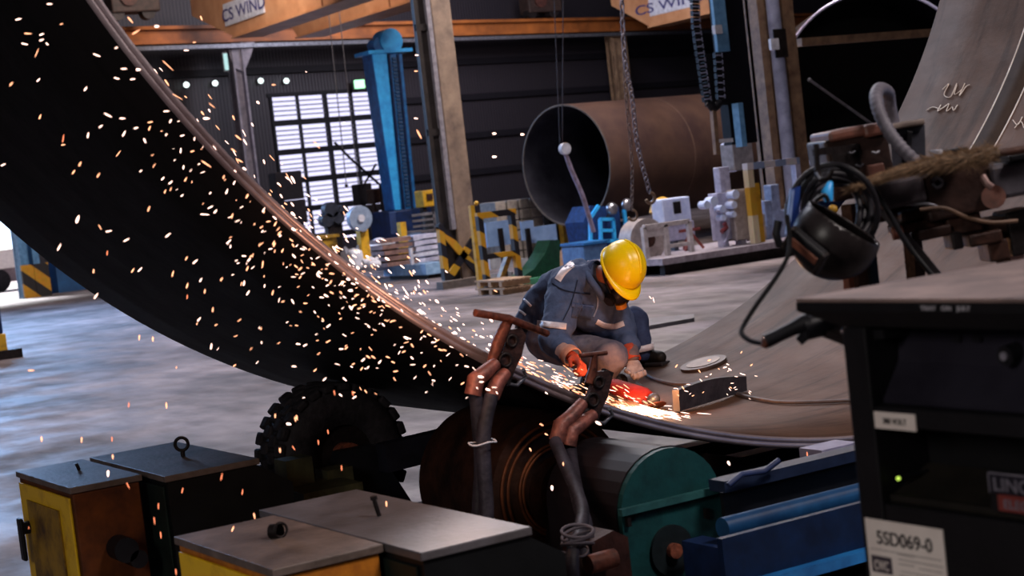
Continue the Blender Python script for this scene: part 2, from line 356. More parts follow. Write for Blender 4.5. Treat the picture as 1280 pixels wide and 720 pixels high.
# door column to the outside with hazard paint, blue sliding door
dcx = PY(38, 330, WY-.5)
t = thing('door_1', '', '', W_M @ V((DX1, -.6, 0)), WROT); del t['label']; del t['category']; t['kind'] = 'structure'
MB().box((DX1+.9, -.5, 0), (SL(165, 330, .5)[0], -.05, 5.2)).xf(W_M).build('door_leaf', mat('blue_door', '1e5080', '143860', .5, scale=2), t)
cA, cB = SL(24, 330, 1)[0], SL(48, 330, 1)[0]
dcol = thing('door_column', 'blue steel door column with hazard stripes beside the bright opening', 'column', W_M @ V((cA, -1, 0)), WROT)
MB().box((cA, -1.1, 0), (cA+.28, -.7, 5.4)).box((cB-.24, -1.1, 0), (cB, -.7, 5.4)).box((cA, -.85, 0), (cB, -.78, 5.4)).xf(W_M).build('column_shaft', mat('pale_blue_column', '5c8cb8', '3c6890', .5), dcol)
hz = SL(35, 331, 1.2)[1]
MB().box((cA-.05, -1.2, 0), (cA+.4, -1.12, hz)).box((cB-.3, -1.2, 0), (cB+.25, -1.12, hz)).xf(W_M).build('hazard_panel', hazard_big, dcol)
# left edge hazard post (near)
q = PZ(20, 447); 
t = thing('guard_post', 'blue and yellow guard post at the left edge of the floor', 'post', (q.x-.35, q.y, 0))
hh = PY(2, 372, q.y).z
MB().box((q.x-.75, q.y, .02), (q.x-.12, q.y+.35, hh*.42), .02).build('lower_band', yellow, t)
MB().box((q.x-.75, q.y, hh*.42), (q.x-.16, q.y+.35, hh), .02).build('upper_band', bluedark, t)
MB().box((q.x-.85, q.y-.1, 0), (q.x+.1, q.y+.45, .16), .01).build('foot', dsteel, t)
# outside: lorry container and pale shed seen through the door
q = PZ(20, 362); YY = WY+8
t = thing('white_trailer', 'white trailer with faint lettering parked outside the door', 'trailer', (q.x, YY, 0))
a0 = PY(-60, 330, YY); a1 = PY(29, 330, YY)
MB().box((a0.x, YY, .9), (a1.x, YY+2.4, PY(10, 311, YY).z), .03).build('trailer_body', mat('trailer_white', 'efe9e2', 'd8d0cc', .5), t)
MB().box((a0.x, YY+.3, .35), (a1.x, YY+2.1, .9)).build('chassis', mat('pink_grey', '9c8c90', '786870', .6), t)
for k in range(3): MB().cyl((a1.x-1-k*1.6, YY+.05, .45), (a1.x-1-k*1.6, YY+.4, .45), .45, 20).build('wheel', rubber, t)
text('lettering', 'SH', (a1.x-1.9, YY-.01, 2.3), (1, 0, 0), (0, 0, 1), .5, mat('pale_red_letter', 'a08890', '907880'), t)
YY = WY+24
t = thing('pale_shed', 'long pale grey shed with a blue-edged roof beyond the trailer', 'building', (18, YY, 0))
MB().box((4, YY, 0), (34, YY+6, PY(5, 318, YY).z)).build('shed_wall', mat('shed_pale', 'd0c8cc', 'b8b0b8', .7), t)
z_ = PY(5, 318, YY).z
MB().prism([(3, YY-.6, z_), (3, YY+7, z_), (3, YY+3, z_+2.4)], (32, 0, 0)).build('roof', mat('shed_roof', '8c9cb4', '70809c', .6), t)
# ================================================================== THE STEEL RING
def ring_mats():
    def mk(name, c0, c1, c2, rough, metal):
        m = bpy.data.materials.new(name); m.use_nodes = True; nt = m.node_tree; N = nt.nodes; L = nt.links; b = N['Principled BSDF']
        tc = N.new('ShaderNodeTexCoord'); b.inputs['Metallic'].default_value = metal
        def nz(s, st, d=8):
            mp = N.new('ShaderNodeMapping'); mp.inputs['Scale'].default_value = st; L.new(tc.outputs['Object'], mp.inputs[0])
            n = N.new('ShaderNodeTexNoise'); n.inputs['Scale'].default_value = s; n.inputs['Detail'].default_value = d; n.inputs['Roughness'].default_value = .65; L.new(mp.outputs[0], n.inputs[0]); return n
        r = N.new('ShaderNodeValToRGB'); r.color_ramp.elements[0].position = .3; r.color_ramp.elements[1].position = .72
        r.color_ramp.elements[0].color = hx(c0); r.color_ramp.elements[1].color = hx(c1)
        L.new(nz(1.6, (1, .5, 1)).outputs['Fac'], r.inputs[0])
        r2 = N.new('ShaderNodeValToRGB'); r2.color_ramp.elements[0].position = .34; r2.color_ramp.elements[1].position = .5
        r2.color_ramp.elements[0].color = hx(c2); r2.color_ramp.elements[1].color = (1, 1, 1, 1)
        L.new(nz(2.4, (.5, 3.2, .5)).outputs['Fac'], r2.inputs[0])
        mx = N.new('ShaderNodeMix'); mx.data_type = 'RGBA'; mx.blend_type = 'MULTIPLY'; mx.inputs['Factor'].default_value = .7
        L.new(r.outputs[0], mx.inputs['A']); L.new(r2.outputs[0], mx.inputs['B']); L.new(mx.outputs['Result'], b.inputs['Base Color'])
        rr = N.new('ShaderNodeValToRGB'); rr.color_ramp.elements[0].color = (rough-.1,)*3+(1,); rr.color_ramp.elements[1].color = (rough+.2,)*3+(1,)
        L.new(nz(4, (1, 1, 1)).outputs['Fac'], rr.inputs[0]); L.new(rr.outputs[0], b.inputs['Roughness'])
        bp = N.new('ShaderNodeBump'); bp.inputs['Strength'].default_value = .15; bp.inputs['Distance'].default_value = .02; L.new(nz(14, (1, 1, 1)).outputs['Fac'], bp.inputs['Height']); L.new(bp.outputs[0], b.inputs['Normal'])
        return m
    return mk('mill_plate_inside', '46332a', '664a3c', '8a7a76', .6, .0), mk('shade_black_outside', '0d0a0d', '120e10', 'b0a8a8', .7, .0), mk('plate_cut_edge', '8a7a80', 'c4b6bc', 'a8a0a0', .3, .7)  # outer face is the same steel, its shade put in as near-black
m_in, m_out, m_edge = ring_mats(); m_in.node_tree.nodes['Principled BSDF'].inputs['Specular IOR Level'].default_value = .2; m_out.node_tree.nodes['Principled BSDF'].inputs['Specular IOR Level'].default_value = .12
ring = thing('steel_tower_ring', 'giant rolled steel ring lying on rollers, dark outside and brown inside', 'steel ring', (CX, (YN+YF)/2, CZ-RR))
NS = 256
def arc(rad, Y, a): return V((CX+rad*math.cos(a), Y, CZ+rad*math.sin(a)))
def ring_surf(name, prof, m):
    mb = MB(); vs = []; fs = []; n = len(prof)
    for i in range(NS):
        a = 2*math.pi*i/NS
        for (rad, Y) in prof: vs.append(arc(rad, Y, a))
    for i in range(NS):
        for k in range(n-1): fs.append((i*n+k, ((i+1) % NS)*n+k, ((i+1) % NS)*n+k+1, i*n+k+1))
    mb.add(vs, fs, True); return mb.build(name, m, ring)
RM = RIN+.025
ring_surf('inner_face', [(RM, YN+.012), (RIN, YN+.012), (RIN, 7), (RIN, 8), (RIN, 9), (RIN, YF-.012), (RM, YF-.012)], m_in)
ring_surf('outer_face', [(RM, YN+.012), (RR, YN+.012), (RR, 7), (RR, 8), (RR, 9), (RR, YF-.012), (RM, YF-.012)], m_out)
ring_surf('rim', [(RIN, YN+.012), (RIN+.006, YN), (RM-.004, YN), (RM-.002, YN+.006), (RM+.002, YN+.006), (RM+.004, YN), (RR-.006, YN), (RR, YN+.012)], m_edge)
chalk = mat('chalk_line', 'f4ece4', 'd8c8bc', .8)
def seam(Y, a0, a1, wd, m, name='chalk_line'):
    mb = MB(); vs = []; fs = []; n = 60
    for i in range(n+1):
        a = lerp(a0, a1, i/n)
        vs += [arc(RIN-.004, Y-wd/2, a), arc(RIN-.004, Y+wd/2, a), arc(RIN-.001, Y+wd/2, a), arc(RIN-.001, Y-wd/2, a)]
    for i in range(n):
        for k in range(4): fs.append((i*4+k, i*4+(k+1) % 4, i*4+4+(k+1) % 4, i*4+4+k))
    mb.add(vs, fs, True); return mb.build(name, m, ring)
seam(8.5, R_(-46), R_(-24), .012, chalk); seam(8.28, R_(-46), R_(-24), .012, chalk)
seam(8.39, R_(-46), R_(-24), .20, mat('ground_strip', '4c403a', '3e342f', .85, 0, scale=6, spec=.1), 'ground_strip')
def scribble(pts, px=True):
    P = [RS(x, y, RIN-.006) for x, y in pts]; return P
for st in ([(1178, 112), (1186, 105), (1180, 118), (1188, 121), (1196, 104)], [(1196, 106), (1193, 118), (1202, 112), (1206, 104), (1199, 120), (1207, 109), (1212, 106)],
           [(1158, 138), (1166, 134), (1176, 136), (1184, 131)], [(1176, 131), (1172, 139), (1181, 133), (1186, 130), (1183, 139), (1190, 134), (1192, 138), (1197, 131)],
           [(1266, 150), (1272, 156), (1278, 146)], [(1268, 160), (1276, 152), (1280, 160)]):
    MB().tube(bez(scribble(st), 6), .004, 5).build('chalk_mark', chalk, ring)
# ================================================================== BACKGROUND EQUIPMENT
def tube_shell(name, label, c, az, r, L, th, m_o, m_i, m_r, cat='steel tube'):
    t = thing(name, label, cat, (c.x, c.y, c.z-r)); d = V((math.sin(az), math.cos(az), 0)); s = V((math.cos(az), -math.sin(az), 0)); n = 72
    def rg(rad, l): return [c + d*l + s*rad*math.cos(2*math.pi*k/n) + V((0, 0, 1))*rad*math.sin(2*math.pi*k/n) for k in range(n)]
    def sh(nm, prof, m):
        vs = []; fs = []
        for rad, l in prof: vs += rg(rad, l)
        for i in range(len(prof)-1):
            for k in range(n): fs.append((i*n+k, i*n+(k+1) % n, (i+1)*n+(k+1) % n, (i+1)*n+k))
        return MB().add(vs, fs, True).build(nm, m, t)
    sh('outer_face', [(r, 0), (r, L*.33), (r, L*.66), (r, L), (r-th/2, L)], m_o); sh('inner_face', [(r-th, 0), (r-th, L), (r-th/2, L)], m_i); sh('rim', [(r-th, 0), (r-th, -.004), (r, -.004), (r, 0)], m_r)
    return t, d, s
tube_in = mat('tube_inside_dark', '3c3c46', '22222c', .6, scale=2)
c = PD(707, 207, 43)
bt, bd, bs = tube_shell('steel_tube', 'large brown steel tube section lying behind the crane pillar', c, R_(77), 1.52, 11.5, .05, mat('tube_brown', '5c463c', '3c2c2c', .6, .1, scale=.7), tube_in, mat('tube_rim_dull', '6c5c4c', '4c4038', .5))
for k_ in (3.2, 6.2): MB().cyl(c+bd*k_, c+bd*(k_+.04), 1.524, 72, caps=False).build('weld_seam', mat('seam_brown', '6c5648', '4c3c38'), bt)
for k in (1.2, 7.5):
    p = c+bd*k; t = thing('roller_cradle', 'dark roller cradle under the brown tube, %s' % ('nearest its open mouth' if k < 2 else 'towards its far end'), 'cradle', (p.x, p.y, 0), 0, 'cradles under the brown tube')
    z1 = p.z-1.52
    MB().prism([p+bs*-1.3+V((0, 0, -p.z)), p+bs*1.3+V((0, 0, -p.z)), p+bs*1.3+V((0, 0, -p.z+.55)), p+bs*.5+V((0, 0, -p.z+z1-.05)), p+bs*-.5+V((0, 0, -p.z+z1-.05)), p+bs*-1.3+V((0, 0, -p.z+.55))], bd*.4).build('saddle', bluedark, t)
c3 = PY(1098, 113, 30)
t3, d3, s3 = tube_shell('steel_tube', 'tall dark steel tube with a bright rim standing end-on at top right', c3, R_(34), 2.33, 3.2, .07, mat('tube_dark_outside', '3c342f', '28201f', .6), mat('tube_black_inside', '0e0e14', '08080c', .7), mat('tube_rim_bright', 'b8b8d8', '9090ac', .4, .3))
MB().cyl(c3+d3*3.1, c3+d3*3.15, 2.26, 48).build('end_cover', mat('end_cover_black', '0b0b10', '060609', .8), t3)
p = c3; t = thing('roller_cradle', 'dark roller cradle under the bright-rimmed dark tube', 'cradle', (p.x, p.y, 0))
MB().prism([(p.x-1.6, 31, 0), (p.x+1.6, 31, 0), (p.x+1.6, 31, .5), (p.x+.5, 31, p.z-2.34), (p.x-.5, 31, p.z-2.34), (p.x-1.6, 31, .5)], (0, .5, 0)).build('saddle', bluedark, t)
# horizontal tan rail in front of it
a, b = PY(1003, 53, 26.6), PY(1160, 47, 26.6)
t = thing('cross_rail', 'tan horizontal rail crossing in front of the dark tube', 'rail', (a.x, 26.6, a.z))
MB().box((a.x-.1, 26.5, a.z-.08), (b.x+4, 26.65, a.z+.08)).build('bar', tan, t)
a, b = PY(1012, 100, 28.6), PY(1090, 155, 28.6)
t = thing('stay_rod', 'thin grey stay rod slanting across the dark tube mouth', 'rod', (b.x, 28.6, b.z))
MB().cyl(a, b, .03, 8).build('rod', greyp, t); MB().ball(a, .05).build('end_eye', greyp, t)
# overhead crane girders with end taper, running towards the camera
def ratio(x, y): r = ray(x, y); return r.x/r.y
def girder(px, py, Y0, wz, wx, label, tipx, txt=None, L=40):
    p = PY(px, py, Y0)   # lower corner where the bottom begins
    t = thing('crane_girder', label, 'crane girder', (p.x, Y0, p.z), 0, 'overhead crane girders')
    x0, x1 = p.x, p.x+wx; z0, z1 = p.z, p.z+wz; Y1 = x0/ratio(tipx, py-26); tz = PX(tipx, py-26, x0).z; z1 = max(z1, tz+.7)
    MB().prism([(x0, y, z) for y, z in [(Y0, z0), (Y0-L, z0), (Y0-L, z1), (Y1, z1), (Y1, tz)]], (wx, 0, 0)).build('box_girder', orangep, t)
    MB().box((x0-.12, Y0-L, z0-.06), (x1+.12, Y0-.02, z0-.005)).build('lower_flange', orangep, t)
    for k in range(5): MB().box((x0-.02, Y0-7-k*5, z0), (x0-.003, Y0-6.93-k*5, z1)).build('web_seam', orangedark, t)
    if txt:
        ya = x0/ratio(txt[1], 20); yb = x0/ratio(txt[2], 12); za = txt[3]; hh = txt[4]
        MB().box((x0-.03, yb, z0+za), (x0-.004, ya, z0+za+hh)).build('sign_plate', white, t)
        cs = text('lettering', txt[0], (x0-.035, (ya+yb)/2, z0+za+hh*.22), (0, -1, 0), (0, 0, 1), hh*.56, mat('navy_letter', '3a3a78', '2c2c60'), t, .003, wscale=txt[5], center=True)
    return t
g1 = girder(293, 46, 54, 1.75, .9, 'orange overhead crane girder with a company sign at top left', 240, ('CS WIND', 281, 331, .42, .74, 1.5))
g2 = girder(372, 46, 54.5, 1.15, .9, 'orange overhead crane girder just behind the one with the left sign', 356)
g3 = girder(812, 33, 60, 1.85, .9, 'orange overhead crane girder with a company sign above the brown tube', 764, ('CS WIND', 813, 868, .40, .74, 2.1))
for gx, lb in ((g1.location.x-2.6, 'dark crane end carriage left of the signed orange girder'), (g3.location.x-3.2, 'dark crane end carriage above the hanging chain')):
    t = thing('end_carriage', lb, 'crane carriage', (gx, 57, g1.location.z+.6))
    z0 = zt+.02
    cy_ = PW(640, 30, 2).y if gx > 30 else 56.2; MB().box((gx-.7, cy_, z0+.25), (gx+1.0, cy_+.8, z0+1.2), .05).build('carriage_box', mat('carriage_dark', '3c2c28', '201816', .6), t)
    for dx in (-.5, .6): MB().cyl((gx+dx, cy_+.1, z0+.24), (gx+dx, cy_+.5, z0+.24), .24, 16).build('wheel', dsteel, t)
    MB().cyl((gx-.1, cy_-.1, z0+.75), (gx-.1, cy_-.003, z0+.75), .3, 16).build('motor_cap', mat('cap_dark_red', '54302a', '301c18', .6), t)
# wall lamps: white small and one green exit light
for i, (x, y) in enumerate(((233, 106), (269, 104), (326, 101), (358, 101))):
    p = PW(x, y, .2)
    t = thing('wall_lamp', ('small round white wall lamp, %s of the row left of the green light' % ('first', 'second', 'third', 'last')[i]), 'lamp', p, 0, 'round wall lamps')
    MB().ball(p, .11, 2).build('bulb', glow('lamp_white', (.85, 1, .98), 2.2), t); MB().box(p+V((-.09, .08, -.09)), p+V((.09, .147, .09))).build('bracket', greyp, t)
p = PW(283, 77, 2.4)
t = thing('tube_lamp', 'short greenish tube lamp on the pale wall column', 'lamp', p)
MB().box(p+V((-.07, 0, -.3)), p+V((.07, .08, .3)), .02).build('diffuser', glow('lamp_greenish', (.6, .95, .95), .9), t); MB().box(p+V((-.1, .082, -.35)), p+V((.1, .12, .35))).build('housing', greyp, t)
p = PW(450, 105, .55)
t = thing('green_light', 'square glowing green light above the window', 'light', p)
MB().box(p+V((-.22, 0, -.17)), p+V((.22, .1, .17)), .02).build('light_panel', glow('lamp_green', (.42, 1, .55), 2.2, True), t)
MB().box(p+V((-.27, .102, -.22)), p+V((.27, .19, .22))).build('housing', dgreen, t)
# ------------------------------------------------ generic placing: rectangle on the plane Y of a base pixel
def rect(mb, x0, y0, x1, y1, Y, th=.3, bev=0.): return slab(mb, x0, y0, x1, y1, Y, th, bev)
def Yof(x, y): return PZ(x, y).y
def line(mb, pts, Y, r, n=8): return mb.tube([PY(x, y, Y) for x, y in pts], r, n)
# blue manipulator column (left)
Yb = 44.
pb = PY(512, 258, Yb)
t = thing('welding_column', 'tall bright blue welding manipulator column beside the window', 'column boom', (pb.x, Yb, 0))
zT = PY(490, 66, Yb).z; w1 = .42
xm = PY(506, 200, Yb).x
mb = MB().prism([PY(495, 262, Yb), PY(521, 262, Yb), PY(502, 66, Yb), PY(466, 66, Yb)], (0, .7, 0)); mb.build('mast', bluep, t)
MB().prism([PY(494, 262, Yb-.06), PY(501, 262, Yb-.06), PY(483, 66, Yb-.06), PY(465, 66, Yb-.06)], (0, .055, 0)).build('mast_edge', bluebright, t)
MB().bar(PY(505, 262, Yb-.05), PY(486, 68, Yb-.05), .06, .06).bar(PY(516, 262, Yb-.05), PY(497, 68, Yb-.05), .06, .06).build('guide_rail', bluedark, t)
r = MB()
for k in range(40): q_ = PY(lerp(508, 490, k/40), lerp(258, 70, k/40), Yb-.03); r.box((q_.x, Yb-.05, q_.z), (q_.x+.14, Yb-.004, q_.z+.07))
r.build('gear_rack', mat('rack_blue', '1c4a78', '143458'), t)
MB().box((xm-.8, Yb-.1, zT), (xm+.62, Yb+.8, zT+.1)).build('head_plate', bluebright, t)
MB().cyl((xm-.0, Yb-.05, zT+.34), (xm-.0, Yb+.5, zT+.34), .36, 20).build('sheave', bluebright, t); MB().cyl((xm-.35, Yb, zT+.25), (xm-.35, Yb+.4, zT+.25), .22, 16).build('small_sheave', bluep, t)
MB().box((PY(508, 262, Yb).x-.6, Yb-.4, 0), (PY(508, 262, Yb).x+.6, Yb+1.2, PY(508, 261, Yb).z), .03).build('base', bluedark, t)
# hanging chain slings
def sling(pts, Y, r, label, m, hook=True):
    P = [PY(x, y, Y) for x, y in pts]; t = thing('chain_sling', label, 'sling', P[-1])
    Q = bez(P, 10); L_ = MB()
    s = 0; step = r*4.2; pos = [Q[0]]; acc = 0
    for i in range(1, len(Q)):
        d = (Q[i]-Q[i-1]).length; n = max(1, int(d/step))
        for k in range(n): pos.append(Q[i-1].lerp(Q[i], (k+1)/n))
    for i in range(len(pos)-1):
        a, b = pos[i], pos[i+1]; d = (b-a).normalized(); u = d.cross(V((0, 1, 0) if i % 2 else (1, .3, 0))).normalized(); l = (b-a).length*.62; c_ = (a+b)/2
        L_.tube([c_+d*l*math.cos(q)+u*r*1.5*math.sin(q) for q in [2*math.pi*k/8 for k in range(8)]], r*.55, 5, closed=True)
    L_.build('chain', m, t)
    if hook: MB().tube([P[-1]+V((math.sin(q)*.09, 0, math.cos(q)*.09-.1)) for q in [k*.5 for k in range(10)]], r*1.2, 6).build('hook', tan, t)
    return t
chm = mat('chain_grey', '8c8490', '4c444c', .5, .4, scale=30)
sling([(776, -30), (779, 40), (782, 110), (790, 200), (790, 262)], 24, .018, 'straight chain sling hanging in front of the brown tube', mat('chain_brown', '6c5450', '3c302e'), True)
sling([(776, -30), (781, 70), (790, 120), (797, 180), (812, 240)], 23.5, .024, 'paler chain sling swinging right in front of the brown tube', chm)
Yc = 30
p = PY(706, 186, Yc)
t = thing('crane_hook_block', 'white and orange hook block with a slanting strap before the brown tube', 'hook block', p)
MB().cyl(p+V((0, -.06, 0)), p+V((0, .06, 0)), .12, 20).build('sheave', white, t); MB().cyl(p+V((.07, .07, 0)), p+V((.07, .12, 0)), .13, 20).build('side_plate', yellow, t)
line(MB(), [(704, -20), (703, 180)], Yc, .010, 5).build('rope', mat('rope_dark', '3c363c', '28242a'), t); line(MB(), [(692, -20), (700, 180)], Yc+.05, .010, 5).build('rope', mat('rope_dark', '', ''), t)
MB().tube(bez([PY(x, y, Yc) for x, y in ((707, 192), (714, 212), (728, 245), (742, 290))], 8), .05, 6).build('strap', mat('strap_lilac', '9890b0', '6c5c68'), t)
for x in (330, 345): pass
# ------------------------------------------------ right manipulator with cable chain
Ym = 25.5
t = thing('welding_column', 'dark welding manipulator column with pale blue face and cable chains', 'column boom', (PY(935, 300, Ym).x, Ym, 0))
pq = PY(925, 120, Ym)
MB().box((PY(909, 120, Ym).x, Ym, PY(925, 180, Ym).z), (PY(941, 120, Ym).x, Ym+.25, 11)).build('mast', mat('near_black_blue', '10121c', '0a0b12', .5), t)
MB().box((PY(893, 60, Ym).x, Ym-.1, PY(900, 65, Ym).z), (PY(908, 60, Ym).x, Ym-.02, 11)).build('side_plate', mat('steel_blue', '6c9cc4', '4c7ca8', .5), t)
rect(MB(), 894, 31, 903, 42, Ym-.2, .09).build('switch_box', white, t)
rect(MB(), 884, 66, 909, 132, Ym-.01, .15).build('carriage', blackp, t)
MB().box((PY(914, 150, Ym).x, Ym-.25, PY(914, 185, Ym).z), (PY(920, 150, Ym).x, Ym-.06, PY(914, 130, Ym).z)).build('slide', mat('steel_blue', '', ''), t)
def chain_strip(pts, nm):
    P = bez([PY(x, y, Ym-.3) for x, y in pts], 10); c_ = MB(); fr_ = MB()
    n = 26
    for i in range(len(P)-1):
        if (P[i+1]-P[i]).length < .01: continue
    tot = [0]
    for i in range(1, len(P)): tot.append(tot[-1]+(P[i]-P[i-1]).length)
    n = int(tot[-1]/.115)
    for k in range(n):
        s = tot[-1]*(k+.5)/n; j = max(i for i in range(len(tot)) if tot[i] <= s); j = min(j, len(P)-2); q = P[j].lerp(P[j+1], (s-tot[j])/max(1e-6, tot[j+1]-tot[j])); d = (P[j+1]-P[j]).normalized(); u = d.cross(V((0, 1, 0))).normalized()
        c_.obox(q, d, u, (0, 1, 0), (.10, .17, .08)); fr_.obox(q+V((0, -.045, 0)), d, u, (0, 1, 0), (.022, .15, .01)); fr_.obox(q+V((0, -.045, 0))+u*.065, d, u, (0, 1, 0), (.08, .02, .01)); 
    a = c_.build(nm, black, t); fr_.build('link_frames', mat('chain_link_edge', '9094b0', '70748c'), a)
chain_strip([(868, -12), (870, 30), (876, 75), (884, 128)], 'cable_chain'); chain_strip([(897, 65), (899, 95), (901, 125)], 'cable_chain')
MB().tube(bez([PY(x, y, Ym-.3) for x, y in ((886, 128), (892, 135), (900, 128))], 6), .08, 8).build('chain_bend', black, t)
for seg, r_, m_ in ((((891, 134), (896, 193)), .045, tan), (((894, 177), (915, 175)), .035, white)):
    a, b = [PY(x, y, Ym-.3) for x, y in seg]; MB().bar(a, b, r_*2).build('torch_arm', m_, t)
# platform and welding machine on it
pz = PZ(820, 341); pe = PZ(1000, 314)
t = thing('machine_platform', 'long low grey platform carrying the white welding equipment', 'platform', (pz.x, pz.y, 0))
ph = .32
MB().box((pz.x-.6, 26.0, ph-.12), (24.6, 28.6, ph)).build('deck', mat('deck_pale', 'b0a8b4', '807880', .5), t)
MB().box((pz.x-.5, 26.1, .0), (24.5, 26.25, ph-.125)).box((pz.x-.5, 28.3, .0), (24.5, 28.5, ph-.125)).build('skirt', dsteel, t)
wlilac = mat('lilac_white', 'c0c0d8', '9090ac', .5); wgrey = mat('warm_grey_paint', 'b8aca8', '8c8280', .5)
Yp = 26.8
def up(z): return ph+z
def pxx(x, Y=Yp): return PY(x, 300, Y).x
# roller turner with white frame
x0, x1 = pxx(800), pxx(866)
t = thing('welding_rotator', 'warm white drum rotator with a square pipe frame on the platform', 'machine', ((x0+x1)/2, Yp, ph))
zc = PY(822, 296, Yp).z
MB().cyl((pxx(822), Yp+.3, zc-.05), (pxx(822), Yp+.7, zc-.05), .42, 28).build('drum', wgrey, t); MB().cyl((pxx(822), Yp+.26, zc-.05), (pxx(822), Yp+.298, zc-.05), .14, 20).build('hub', brown, t)
MB().box((pxx(808), Yp+.32, ph+.003), (pxx(836), Yp+.68, zc-.3)).build('pedestal', wgrey, t)
z_t, z_m = PY(835, 280, Yp).z, PY(835, 308, Yp).z
f_ = MB()
for x in (806, 833, 863): f_.bar((pxx(x), Yp, ph+.003), (pxx(x), Yp, z_t), .09)
f_.bar((pxx(806), Yp, z_t), (pxx(863), Yp, z_t), .09); f_.bar((pxx(833), Yp, z_m), (pxx(863), Yp, z_m), .07); f_.box((pxx(806), Yp-.02, z_t-.2), (pxx(833), Yp+.02, z_t)); f_.build('pipe_frame', mat('frame_offwhite', 'd0c8c8', 'a49c9c'), t)
t = thing('display_cabinet', 'white box screen tilted on the platform before the brown tube', 'cabinet', (pxx(853), Yp+.9, ph))
zb_ = PY(853, 277, Yp+.9).z; zt_ = PY(853, 246, Yp+.9).z
MB().box((pxx(833, Yp+.9), Yp+.9, zb_), (pxx(868, Yp+.9), Yp+1.3, zt_), .03).build('screen_box', mat('bright_white_blue', 'd8e4ff', 'b8c8f0', .5), t)
MB().box((pxx(846, Yp+.9), Yp+.885, zb_+.17), (pxx(855, Yp+.9), Yp+.898, zt_-.08)).build('screen_mark', dsteel, t)
MB().box((pxx(838, Yp+.9), Yp+.95, zb_-.36), (pxx(872, Yp+.9), Yp+1.3, zb_-.003), .02).build('lower_box', wlilac, t)
MB().box((pxx(848, Yp+.9), Yp+1.05, ph+.003), (pxx(853, Yp+.9), Yp+1.2, zb_-.36)).build('post', greyp, t)
t = thing('tripod_stand', 'small rust red tripod stand on the platform', 'stand', (pxx(883), Yp+.5, ph))
tp = V((pxx(883), Yp+.5, PY(883, 288, Yp).z)); 
for dx, dy in ((-.22, -.1), (.22, -.1), (0, .25)): MB().bar(tp, (tp.x+dx, tp.y+dy, ph+.012), .05).build('leg', mat('red_oxide', '8c3c34', '5c2824'), t)
MB().bar(tp+V((-.25, 0, .03)), tp+V((.25, 0, .03)), .06).build('cross_bar', mat('red_oxide', '', ''), t)
# welding head tower
t = thing('flux_welder', 'white welding unit with flux hopper and round dials by the column', 'machine', (pxx(925), Yp-.2, ph))
def bx(name, x0, y0, x1, y1, Y, th, m, bev=.02): return rect(MB(), x0, y0, x1, y1, Y, th, bev).build(name, m, t)
bx('upright', 901, 208, 914, 258, Yp, .2, wlilac); bx('upright', 910, 178, 920, 215, Yp+.3, .2, mat('bright_white_blue', '', '')); bx('hopper', 917, 178, 942, 212, Yp-.1, .4, mat('hopper_grey', '908c90', '6c686c'))
bx('body', 899, 240, 916, 300, Yp-.05, .3, wlilac); bx('body', 918, 236, 938, 300, Yp-.2, .35, wgrey); bx('body', 938, 268, 958, 300, Yp-.1, .3, wgrey)
bx('foot', 905, 298, 912, 313, Yp-.1, .2, wlilac); bx('foot', 927, 298, 934, 313, Yp-.1, .2, wlilac); bx('crossbar', 898, 308, 962, 314, Yp-.3, .5, dsteel)
for x, y, r in ((904, 261, .075), (918, 256, .075), (905, 272, .06), (918, 268, .06), (920, 243, .09), (893, 252, .1), (884, 256, .08)):
    p = PY(x, y, Yp-.25); MB().cyl(p, p+V((0, .2, 0)), r, 16).build('dial', mat('bright_white_blue', '', ''), t)
p = PY(899, 285, Yp-.2); MB().tube([p+V((.22*math.cos(q)-.0, 0, .33*math.sin(q))) for q in [k*.3-1.2 for k in range(11)]][::-1], .03, 6).build('hose', wlilac, t)
MB().tube([PY(x, y, Yp-.25) for x, y in ((905, 279), (908, 284), (902, 290))], .05, 6).build('red_knob', mat('dull_red', '7c2c34', '54202a'), t)
# striped gate frame
t = thing('striped_frame', 'yellow and white striped pipe frame right of the welding head', 'frame', (pxx(945), Yp-.5, ph))
wy = stripes('white_grey_stripes', 'd8d4dc', '8ca0c8', (1, 0, 0), .55); 
a = PY(934, 208, Yp-.5); b = PY(1000, 204, Yp-.5); c_ = PY(949, 272, Yp-.5)
MB().box((a.x, Yp-.5, a.z-.07), (b.x, Yp-.35, a.z+.06)).build('top_rail', wy, t); MB().box((a.x, Yp-.5, ph+.003), (a.x+.14, Yp-.35, a.z-.075)).build('post', stripes('cream_yellow', 'e0d0b0', 'd0a030', (0, 0, 1), 1.1), t)
MB().box((a.x+.2, Yp-.3, ph), (a.x+.42, Yp-.2, a.z-.35)).build('guard_strip', yellow, t); MB().box((b.x-.12, Yp-.5, ph+.003), (b.x, Yp-.35, a.z-.075)).build('post', wlilac, t)
t = thing('valve_manifold', 'pale manifold of stacked valves behind the striped frame', 'machine', (pxx(970), Yp+.2, 0))
for x0_, y0_, x1_, y1_ in ((958, 250, 968, 300), (966, 230, 976, 280), (974, 262, 984, 300), (955, 280, 990, 300)): rect(MB(), x0_, y0_, x1_, y1_, Yp+.2+.01*(x0_ % 7), .25, .02).build('valve', mat('cool_lilac', '98a8c8', '707c98'), t)
rect(MB(), 955, 300, 992, 313, Yp+.22, .3).build('stand', yellow_dirty, t)
# yellow arm behind
t = thing('yellow_bracket', 'curved yellow bracket behind the white box screen', 'bracket', (pxx(826, 29), 29, 0))
MB().tube(bez([PY(x, y, 29) for x, y in ((818, 268), (822, 256), (832, 254), (836, 268), (836, 290))], 6), .12, 8).build('arm', yellow, t); MB().bar((pxx(836, 29), 29, 0), PY(836, 290, 29), .15).build('post', yellow, t)
